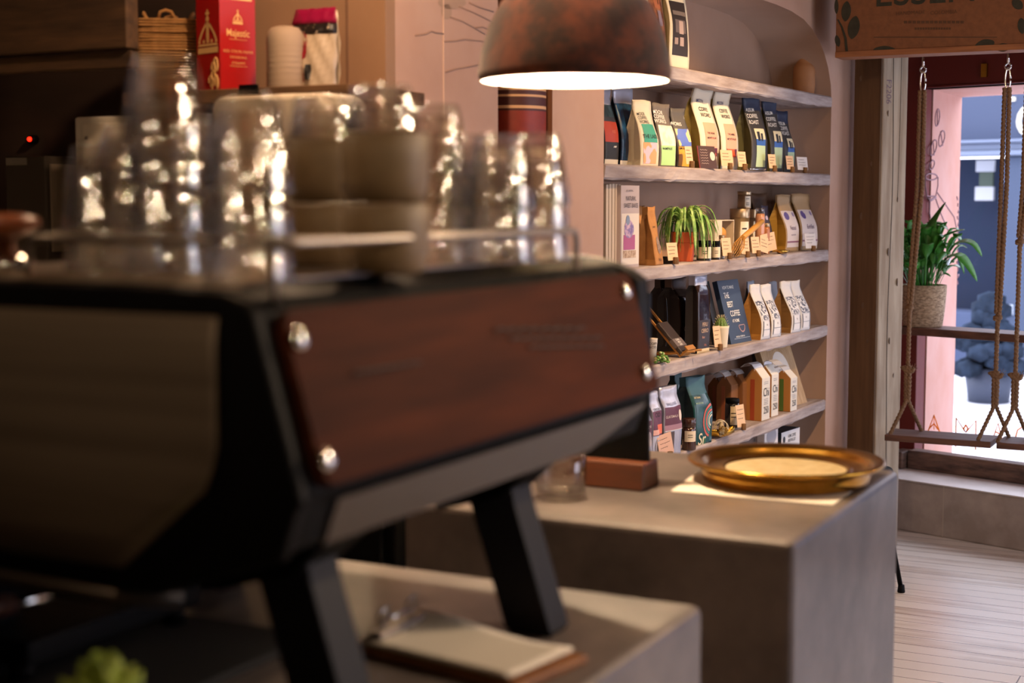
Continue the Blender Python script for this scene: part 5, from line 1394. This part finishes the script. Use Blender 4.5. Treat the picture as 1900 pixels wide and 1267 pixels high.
q = spos(1455, -.0, 2); dsh = thing('bronze_dish', 'little bronze scoop dish at the foot of the Natural pouch', 'dish', tuple(q), WROT)
mb = MB().lathe([(.001, .002), (.012, .0), (.021, .006), (.026, .014), (.0245, .0145), (.02, .008), (.001, .005)], 24); mb.xf(Matrix.Diagonal((1.7, 1, 1, 1))); mb.build('bowl', BRASS, dsh)
for px, yt, pw, t, l, tl in ((1353, 441, 17, .006, 'pale price card before the open gift box', 0), (1387, 441, 15, .008, 'pale price card before the wide tea tin', 4), (1407, 439, 15, .006, 'pale price card before the slim tea tin', 0), (1421, 438, 15, .0, 'leaning pale price card before the powder jar', 12), (1433, 432, 24, -.03, 'wide tan price card behind the leaning one', -6)):
    card(2, px, yt, pw, t, l, tilt=tl, blk=tl in (0, 4))
card(2, 1509, 433, 20, .002, 'white price card before the Earth Blend pouch', col='d5cbc4')

# fourth shelf
q = spos(1212, -.03, 3); h = ht(1212, 627, -.03, 3)
T = thing('paper_cup', 'small white paper cup with black print at the left end of the fourth shelf', 'cup', tuple(q))
MB().lathe([(.001, 0), (.0135, 0), (.019, h - .002), (.0198, h), (.0185, h), (.013, .003), (.001, .003)], 28).build('cup_body', flat('d9ccba', .6), T)
va = math.atan2(-q.y, -q.x)
mb = MB()
for i, (tx, v_) in enumerate((('COFF', .8), ('&CO', .66))):
    put_text(mb, tx, .011, lambda x, y: ((.0142 + .005 * v_ + .0012) * math.cos(va + .25 + x / .018), (.0142 + .005 * v_ + .0012) * math.sin(va + .25 + x / .018), h * v_ + y), bold=.03)
mb.build('printed_motif', BLACKINK, T)
q = spos(1231, -.0, 3); T = thing('trailing_succulent', 'tiny trailing green succulent clump on the fourth shelf edge', 'plant', tuple(q))
mb = MB(); rs = random.Random(5)
for k in range(60):
    a = rs.uniform(0, 2 * PI); r_ = rs.uniform(0, .028); z = rs.uniform(.004, .036) * (1 - r_ / .04)
    mb.sphere((r_ * math.cos(a) * .8, r_ * math.sin(a) * 1.3, z + .003), .0055, 6, rs.choice((0, 0, 1)), (1, 1, .7))
mb.build('foliage', [mat('clump_green', '5f8a3a', .5), mat('clump_pale', 'c9c58a', .5)], T)
# chocolate bar on a wooden easel
q = spos(1281, -.0, 3); zt_ = ht(1212, 558, -.16, 3)
T = thing('wooden_easel', 'small wooden display easel leaning back under a chocolate bar', 'easel', tuple(q), WROT)
EZ = mat('easel_wood', 'a5702f', .55)
back = .155; Ls = math.hypot(back, zt_ - .012); M_ = Matrix.Translation((0, .012, .006)) @ Matrix.Rotation(-math.atan2(back, zt_ - .012), 4, 'X')
for x in (-.034, .026): MB().box(x, x + .008, 0, .007, 0, Ls, M=M_).build('rail', EZ, T, bevel=.001)
MB().box(-.034, .034, -.001, .008, Ls - .01, Ls, M=M_).build('top_bar', EZ, T, bevel=.001)
mb = MB().box(-.034, .034, -.032, .0, -.002, .005, M=M_).box(-.034, .034, -.034, -.029, -.002, .016, M=M_); mb.build('lip', EZ, T, bevel=.001)
MB().tube([(-.03, -.035, .024), (-.03, .05, .012), (-.03, .15, .004)], .0038, 8).build('foot_rail', EZ, T); MB().tube([(.03, -.035, .024), (.03, .05, .012), (.03, .15, .004)], .0038, 8).build('foot_rail', EZ, T)
Tb = thing('chocolate_bar', 'dark wrapped chocolate bar with pale lettering resting on the wooden easel', 'chocolate bar', tuple(q), WROT)
MB().box(-.038, .038, -.014, -.002, .006, .135, M=M_).build('wrapper', flat('3b302c', .4), Tb, bevel=.002)
MB().box(-.0385, .0385, -.0148, -.0016, .03, .062, M=M_).build('grey_band', flat('6a5c58', .5), Tb)
mb = MB()
for i, tx in enumerate(('DARK', 'MILK', 'BAR')): put_text(mb, tx, .011, lambda x, y: M_ @ Vector((x, -.0152, .056 - i * .010 + y)), bold=.01)
mb.build('lettering', WHITEINK, Tb)
SHINY = mat('shiny_dark_film', '1c120f', .14, col2='2c1a14', scale=(9, 9, 9), bump=.12)
G4 = 'dark shiny coffee bags on the fourth shelf'
bag(3, 1238, 1252, 512, -.14, 6, .07, 'dark bag mostly hidden at the far left of the fourth shelf', [(.85, SHINY), (1, '3b2c26')], '16100e', G4, taper=.75, top=.3)
bag(3, 1262, 1290, 512, -.085, 6, .085, 'large black shiny bag with faint PERU lettering behind the easel', [(.84, SHINY), (1, '5a4438')], '16100e', G4, (), [('PERU', .02, .1, .4, '6a4a34'), ('CERRO', .02, .1, .31, '6a4a34')], taper=.72, top=.3)
bag(3, 1297, 1321, 507, -.012, 4, .045, 'tall glossy black bag with silver top and cream base, right of the easel', [(.055, 'd8bf90'), (.42, '2a1d18'), (.86, SHINY), (1, SILVERBAG)], '1a1210', G4, (), [('PERU', .019, .1, .36, 'c9a888', dict(sx=.9)), ('CERRO', .019, .1, .28, 'c9a888', dict(sx=.9)), ('filter', .012, -.1, .2, 'c08a70'), ('250g', .009, .2, .1, 'b5684a')], taper=.78, top=.5)
# coffee books
NAVY = mat('navy_cover', '27354a', .45)
c = spos(1341, -.065, 3); rz = WROT
book(3, 'coffee_book', 'black book standing just left of the navy coffee book', c, rz, .05, ht(1335, 517, -.1, 3), .02, '14110f', lean=14)
rz = yawed(4); c = spos(1381, -.03, 3); w = wid(c, rz, 38); h = ht(1368, 517, -.07, 3) / math.cos(math.radians(12))
T = book(3, 'coffee_book', 'navy book HOW TO MAKE THE BEST COFFEE AT HOME behind the cactus', c, rz, w, h, .02, NAVY, lean=15)
F = flatF(w, h)
for tx, s_, u_, v_ in (('HOW TO MAKE', .017, -.15, .88), ('THE', .03, -.45, .755), ('BEST', .03, -.3, .61), ('COFFEE', .03, -.02, .465), ('AT HOME', .017, -.1, .35), ('JAMES HOFFMANN' if False else 'AND ENJOY IT EVERY DAY', .008, .0, .1)):
    letter(F, tx, s_, u_, v_, WHITEINK, T, bold=.02, sx=.78, name='title_lettering')
arcpatch(F, 'cup_drawing', .35, .27, .022, .026, 180, 360, 'b58a80', T); patch(F, 'cup_drawing', .1, .6, .27, .28, 'b58a80', T)
patch(F, 'base_line', -.6, .9, .07, .075, 'b9c2cc', T)
# cactus
q = spos(1356, .0, 3) + Vector((-.028, 0, 0)); w = wid(q, YAW, 30); ph = ht(1358, 601, -.02, 3)
T = thing('cactus', 'little round cactus in a white ribbed pot before the navy book', 'potted plant', tuple(q)); r_ = w / 2
pf = [(.001, 0), (r_ * .76, 0)]
for i in range(9): pf += [(r_ * (.78 + .022 * i), ph * (.04 + .1 * i)), (r_ * (.80 + .022 * i), ph * (.07 + .1 * i))]
pf += [(r_ * 1.02, ph), (r_ * .94, ph), (r_ * .88, ph * .85), (.001, ph * .85)]
MB().lathe(pf, 36).build('pot', flat('d8c9ae', .5), T)
mb = MB(); rings = []
for i in range(9):
    a = PI * .5 * i / 8; rr_ = r_ * .72 * math.cos(a) * (1.05 if i < 4 else 1); z = ph * .85 + .042 * math.sin(a)
    rings.append([((rr_ + .0001) * (1 + .1 * math.cos(11 * t)) * math.cos(t), (rr_ + .0001) * (1 + .1 * math.cos(11 * t)) * math.sin(t), z) for t in [2 * PI * k / 66 for k in range(66)]])
mb.loft(rings); mb.build('cactus_body', mat('cactus_green', '5c7a35', .6), T)
mb = MB()
for k in range(66):
    a = 2 * PI * (k % 11) / 11; b = .1 + .24 * (k // 11); p = Vector((r_ * .8 * math.cos(b) * math.cos(a), r_ * .8 * math.cos(b) * math.sin(a), ph * .85 + .043 * math.sin(b)))
    mb.tube([p, p + Vector((math.cos(a) * .006, math.sin(a) * .006, .004 + .004 * b))], .0005, 4)
mb.build('spines', flat('d9c79a', .7), T)
card(3, 1338, 604, 13, .004, 'small pale price card left of the cactus pot')
# white line-printed bags
G4b = 'white line printed kraft bags'
for (xl, xr, yt, t, l) in ((1402, 1416, 520, -.13, 'line printed bag behind the left pair'), (1443, 1457, 521, -.12, 'grey topped bag behind the two middle printed bags')):
    bag(3, xl, xr, yt, t, 6, .06, l, [(.55, '3c434e'), (1, 'a3a9b5')], '4a3a2a', G4b, taper=.3)
for (xl, xr, yt, t, l) in ((1416, 1434, 525, -.0, 'white line printed coffee bag with kraft side, first of four'), (1435, 1454, 525, -.0, 'white line printed coffee bag, second of four, left of the tan card'),
                           (1472, 1491, 519, -.0, 'white line printed coffee bag, third of four, right of the tan card'), (1490, 1508, 518, -.0, 'white line printed coffee bag, rightmost of four')):
    bag(3, xl, xr, yt, t, 6, .095, l, [(1, mat('paper_white_bag', 'cdc9c6', .6))], 'a3702f' if xl < 1430 else '8a6434', G4b,
        [('print', -.8, .85, .36, .7, PRINTBW), ('panel', -.7, .8, .06, .34, 'dcd7d2'), ('bar', -.72, -.62, .06, .34, '3a3f4c'), ('bar', .72, .8, .06, .34, '3a3f4c'), ('line', -.7, .8, .18, .188, '6a6e78')], [('N1', .01, .0, .27, '5a5e68')], taper=.36)
card(3, 1462, 582, 20, -.045, 'tan brown price card between the printed coffee bags', col='b08a6c')
q = spos(1501, -.2, 3); T = thing('aloe', 'small dark spiky aloe behind the rightmost printed bag', 'potted plant', tuple(q))
MB().lathe([(.001, 0), (.025, 0), (.034, .06), (.031, .06), (.001, .05)], 20).build('pot', flat('3a3632', .6), T)
mb = MB()
for k in range(22):
    a = k * 2.4; d = Vector((math.cos(a), math.sin(a), 0)); b0 = Vector((0, 0, .055)); R = .03 + .022 * (k % 3); u_ = .13 - .02 * (k % 4)
    blade(mb, [b0, b0 + d * R * .5 + Vector((0, 0, u_ * .6)), b0 + d * R + Vector((0, 0, u_))], .006, fold=.4, shape=lambda t: 1 - t * .95)
mb.build('leaves', mat('aloe_leaf', '3f5b34', .5), T, solid=.001)

# fifth shelf
G5 = 'silver and plum coffee pouches on the fifth shelf'
PLUM = mat('plum_print', '5a2230', .4)
SIL = mat('silver_pouch', 'c4c5d2', .3, metal=.25, col2='a5a7ba', scale=(16, 16, 9), bump=.1)
bag(4, 1199, 1214, 745, -.0, 8, .05, 'silver pouch with plum print cut by the machine, leftmost on fifth shelf', [(1, SIL)], SIL, G5, [('band', -1, 1, .4, .72, '6a3f52'), ('seal', -.5, .9, .3, .55, 'cfc3c6', 'disc')], [('ABYSS', .01, .2, .62, WHITEINK)], taper=.7, top=.4)
bag(4, 1214, 1233, 722, -.015, 8, .06, 'silver pouch with plum and coral print, second from left on fifth shelf', [(1, SIL)], SIL, G5, [('band', -.95, .95, .36, .72, '5e3044'), ('coral', -.2, .95, .38, .52, 'd86a4a'), ('coral', -.95, .1, .37, .45, 'd9a596'), ('motif', -.5, .3, .1, .3, 'a9a5ae', 'disc')], [('ORIGIN', .011, .0, .74, BLACKINK), ('CO', .02, .0, .66, BLACKINK)], taper=.7, top=.4)
bag(4, 1236, 1269, 713, .0, 8, .06, 'silver pouch with plum band and round seal beside the amber jar', [(1, SIL)], SIL, G5, [('band', -.9, .98, .46, .72, PLUM), ('pale', -.9, .98, .38, .46, '9d7480'), ('seal', .55, 1.0, .5, .66, 'd8c8b8', 'disc'), ('window', -.9, .1, .1, .36, '4a3a36'), ('line', -.9, .98, .375, .385, 'd8cfc8')], [('COFFEE ISLAND' if False else 'SINGLE ISLE', .012, .0, .76, '4a4660'), ('GUATEMALA', .012, -.2, .58, 'cdb9ae')], taper=.7, top=.4)
card(4, 1244, 803, 26, .008, 'pinkish price card before the round seal silver pouch', tilt=-6, col='c9a08a')
jar(4, 1284, 774, 26, .0, 'amber candle jar with cream label before the green pouch', AMBER, mat('amber_lid', '3a1c0c', .25, coat=.3), 'd9c8ac', name='candle_jar', lidh=.27, lab_v=(.28, .62), wrap=.9)
GRN = mat('green_film', '10352e', .25, col2='1d4f52', scale=(12, 12, 9), bump=.1)
G5b = 'dark green coffee pouches'
bag(4, 1262, 1276, 686, -.14, 10, .05, 'dark green pouch at the back with folded top above the others', [(.8, GRN), (1, '1a3c40')], '12302c', G5b, taper=.75, top=.4)
T, F = bag(4, 1292, 1327, 693, -.005, 10, .09, 'dark green pouch with coral and teal arcs and cream letters', [(.74, GRN), (1, '2d5660')], '123038', G5b, [('leaf', -.2, .3, .0, .1, '2a5a38')], [('Sr', .058, -.15, .075, 'e0d3b0', dict(bold=.03)), ('ARTISAN', .009, -.35, .7, 'c9b98a'), ('MONSOON', .008, -.3, .62, '9ab08a')], taper=.55, top=.3)
for r0, r1, c_ in ((.052, .060, 'c05a4c'), (.043, .050, '2c7a74'), (.034, .041, 'c86a5c'), (.025, .031, '7fb0ac'), (.016, .022, 'd8cfb0')): arcpatch(F, 'arc', .92, .34, r0, r1, 95, 250, c_, T)
# sage bundle in a gilt leaf dish
q = spos(1345, .0, 4); T = thing('leaf_dish', 'gilt leaf shaped dish on the fifth shelf edge', 'dish', tuple(q), WROT - .5)
mb = MB().grid(lambda u, v: ((u - .5) * .115, (v - .5) * .06 * math.sin(PI * min(1, max(0, u * .96 + .02))) ** .7, .003 + .022 * (2 * v - 1) ** 2 * 1 + .012 * (2 * u - 1) ** 2), 14, 8); mb.build('dish_body', GOLD, T, solid=.002)
T = thing('sage_bundle', 'dried sage bundle tied with pale string lying in the gilt dish', 'herb bundle', tuple(q + Vector((0, 0, .004))), WROT - 1.05)
mb = MB(); rs = random.Random(9)
SG = mat('sage_dry', 'b9a88a', .95, col2='8a7750', scale=(60, 60, 60), bump=.5)
for k in range(26):
    a = 2 * PI * k / 26; r_ = .017 * math.sqrt(rs.uniform(.1, 1)); y0, z0 = r_ * math.cos(a), .032 + r_ * math.sin(a)
    mb.tube([(-.005 + rs.uniform(-.006, .006), y0 - .045, z0 - .006), (0, y0, z0 + .003), (.004, y0 + .05, z0)], [.0045, .006, .003], 6)
mb.build('stems', SG, T)
mb = MB()
for k in range(24):
    a = k * 2.4; r_ = .016 * math.sqrt(k / 24); mb.sphere((r_ * math.cos(a), -.048, .028 + r_ * math.sin(a)), .004, 6)
mb.build('seed_heads', mat('sage_heads', '8a6a2c', .9), T)
for yy in (-.02, .0, .022): MB().tube([(.0225 * math.cos(a), yy + .004 * math.sin(a), .034 + .0225 * math.sin(a)) for a in [2 * PI * i / 20 for i in range(21)]], .0012, 5).build('string', flat('d8c8a8'), T)
jar(4, 1365, 737, 27, -.06, 'dark candle jar with cream label behind the sage bundle', DARKJAR, BLACKM, 'd0bfa0', name='candle_jar', lidh=.15, lab_v=(.1, .75), wrap=.5)
card(4, 1384, 749, 15, -.0, 'pale price card on cork right of the dark candle jar')
# folded-top kraft bags
STRIPC = mat('bag_strip', '8a4a28', .6)
def gable(k, xl, xr, ytop, t, dp, label, group, col, strip, white=True, seed=0):
    rz = yawed(4); c = spos((xl + xr) / 2, t, k); w = wid(c, rz, xr - xl); h = ht((xl + xr) / 2, ytop, t - dp * .3, k)
    nrm_ = Vector((math.sin(rz), -math.cos(rz), 0)); T = thing('kraft_bag', label, 'coffee bag', tuple(c - nrm_ * (dp / 2)), rz, group)
    hs = h * .80; pr_ = [(-dp / 2, 0), (dp / 2, 0), (dp / 2, hs * .97), (.006, h * .97), (-.006, h * .97), (-dp / 2, hs)]
    rs = random.Random(seed)
    MB().prism(pr_, 'x', -w / 2, w / 2).build('bag_body', col, T, bevel=.002)
    MB().box(-w / 2 - .0006, -w / 2, -dp * .1, dp * .14, .002, hs * .97).build('side_strip', strip, T)
    # label runs up the front, over the gable
    m = flat('d5cdbf', .6) if white else col
    mb = MB().loft([[(-w / 2 * .98, y, z), (w / 2 * .98, y, z)] for y, z in ((-dp / 2 - .001, .002), (-dp / 2 - .001, hs), (-.0075, h * .975))], closed=False, smooth=False); mb.build('front_label', m, T, solid=.0006)
    s_ = MB(); tl = rs.uniform(-.2, .2); d_ = rs.choice((-1, 1, -1))
    s_.loft([[(-w / 2 * 1.03, y, z), (w / 2 * 1.03, y + tl * .02, z + tl * .012)] for y, z in ((-.006, h * .93), (-.004, h * .99), (-.006 * d_, h * 1.05), (-.02 * d_, h * 1.075), (-.036 * d_, h * 1.05), (-.052 * d_, h * .99))], closed=False, smooth=False); s_.build('silver_fold', mat('silver_fold', 'c9c6c6', .35, metal=.3), T, solid=.0016)
    if white:
        F = flatF(w, hs, -dp / 2 - .0016)
        for tx, s2, v_ in (('Chi', w * .62, .66), ('250', w * .52, .24)): letter(F, tx, s2, 0, v_, '3a3634', T, bold=.0, sx=.8)
        for v_ in (.5, .46, .42, .38, .9, .86): patch(F, 'small_print', -.55, .5, v_, v_ + .012, '8a8480', T)
    return T
G5c = 'kraft bags with folded silver tops'
DK = mat('kraft_deep', '7a4c22', .7); KM = mat('kraft_mid', 'a56f34', .7)
gable(4, 1345, 1357, 694, -.165, .06, 'brown kraft bag at the back left of the folded top bags', G5c, DK, STRIPC, False, 1)
gable(4, 1362, 1375, 692, -.098, .06, 'brown kraft bag behind the dark candle jar', G5c, DK, STRIPC, False, 2)
gable(4, 1384, 1397, 688, -.075, .06, 'brown kraft bag with silver top just left of the first white label', G5c, DK, flat('8a5a30', .6), False, 3)
gable(4, 1420, 1435, 676, -.01, .072, 'kraft bag with red side strip and white 250 label, leftmost white label', G5c, KM, flat('9a3f1c', .6), True, 4)
gable(4, 1438, 1451, 670, -.015, .072, 'kraft bag with white 250 label, second of the white labels', G5c, KM, flat('8a5a30', .6), True, 8)
gable(4, 1450, 1461, 676, -.095, .07, 'kraft bag with white label tucked behind the second white label', G5c, KM, flat('8a5a30', .6), True, 6)
gable(4, 1474, 1486, 680, -.0, .072, 'kraft bag with green side strip and white label, rightmost of the row', G5c, KM, flat('4f6a2c', .6), True, 12)
# big cookbook leaning at the back
rz = yawed(3); c = spos(1479, -.045, 4); w = wid(c, rz, 55); h = ht(1466, 630, -.13, 4) / math.cos(math.radians(19))
T = book(4, 'cookbook', 'large tan cookbook with white disc reading JERUSALEM leaning on the back wall', c, rz, w, h, .025, mat('wood_print', 'b99a72', .6, col2='a58358', scale=(90, 90, 12), detail=2), lean=19)
F = flatF(w, h)
for r_ in (.62, .7, .78, .86): arcpatch(F, 'ring_print', .0, .55, r_ * w / 2, r_ * w / 2 + .0016, 0, 360, '8d6c46', T, d=.0006)
mb = MB(); mb.add([F(.52 * math.cos(a), .56 + .52 * math.sin(a) * w / 2 / h * 1.0, .001) for a in [2 * PI * i / 32 for i in range(32)]], [tuple(range(32))]); mb.build('white_disc', flat('d6cbbd', .6), T)
letter(F, 'JERUSALEM', .03, .0, .5, '39537c', T, bold=.02, sx=.62); letter(F, 'YOTAM SAMI' if False else 'FRESH CITY FLAVOURS', .009, 0, .58, '6a6058', T, sx=.7)
c = spos(1428, -.15, 4); T = book(4, 'cookbook', 'narrow dark cookbook standing left of the JERUSALEM book', c, yawed(3), .06, ht(1422, 645, -.19, 4) / math.cos(math.radians(8)), .02, '3c3a38', lean=9)
letter(flatF(.06, .2), 'ITALY', .014, .3, .8, 'c9bfae', T)

# lowest shelf, tops of boxes
def boxthing(xl, xr, yt, t, dp, label, body, front, letters=(), art=(), name='gadget_box'):
    rz = yawed(4); c = spos((xl + xr) / 2, t, 5); w = wid(c, rz, xr - xl); h = ht((xl + xr) / 2, yt, t, 5)
    T = thing(name, label, 'box', tuple(c), rz, 'boxes on the lowest shelf')
    MB().box(-w / 2, w / 2, .001, dp, 0, h).build('carton', flat(body, .5), T, bevel=.0015)
    MB().box(-w / 2 + .001, w / 2 - .001, 0, .001, .001, h - .001).build('front_panel', flat(front, .5), T)
    F = flatF(w, h)
    for a in art: patch(F, *a[:6], T, d=.0012, shape=a[6] if len(a) > 6 else None)
    for l in letters: letter(F, *l[:5], T, **(l[5] if len(l) > 5 else {}))
boxthing(1459, 1493, 794, -.03, .14, 'black box with white front lettered HOME COFFEE on the lowest shelf', '20242c', 'd8d6d6', [('HOME COFFEE', .017, .1, .9, '22262e', dict(sx=.72, bold=.01)), ('& MIXOLOGY' if False else 'BREWING SET', .017, .1, .82, '22262e', dict(sx=.7, bold=.01))], [('mark', -.85, -.6, .8, .92, '22262e', 'disc'), ('emblem', -.3, .3, .55, .72, '22262e', 'disc')])
boxthing(1427, 1452, 783, -.03, .12, 'white box with round grey picture on the lowest shelf', 'c9c4c2', 'd3cecc', (), [('picture', -.7, .7, .7, .95, '98949a', 'disc'), ('dot', .6, .85, .55, .62, '3a3a40', 'disc')])
boxthing(1378, 1413, 797, -.07, .14, 'dark brown box left of the white picture box on the lowest shelf', '4a3830', '56443c', (), [('dot', .6, .75, .82, .87, '2a2422', 'disc')])
boxthing(1360, 1379, 806, -.02, .1, 'narrow pale box left of the dark brown one on the lowest shelf', 'b9b6bc', 'c5c3c8')
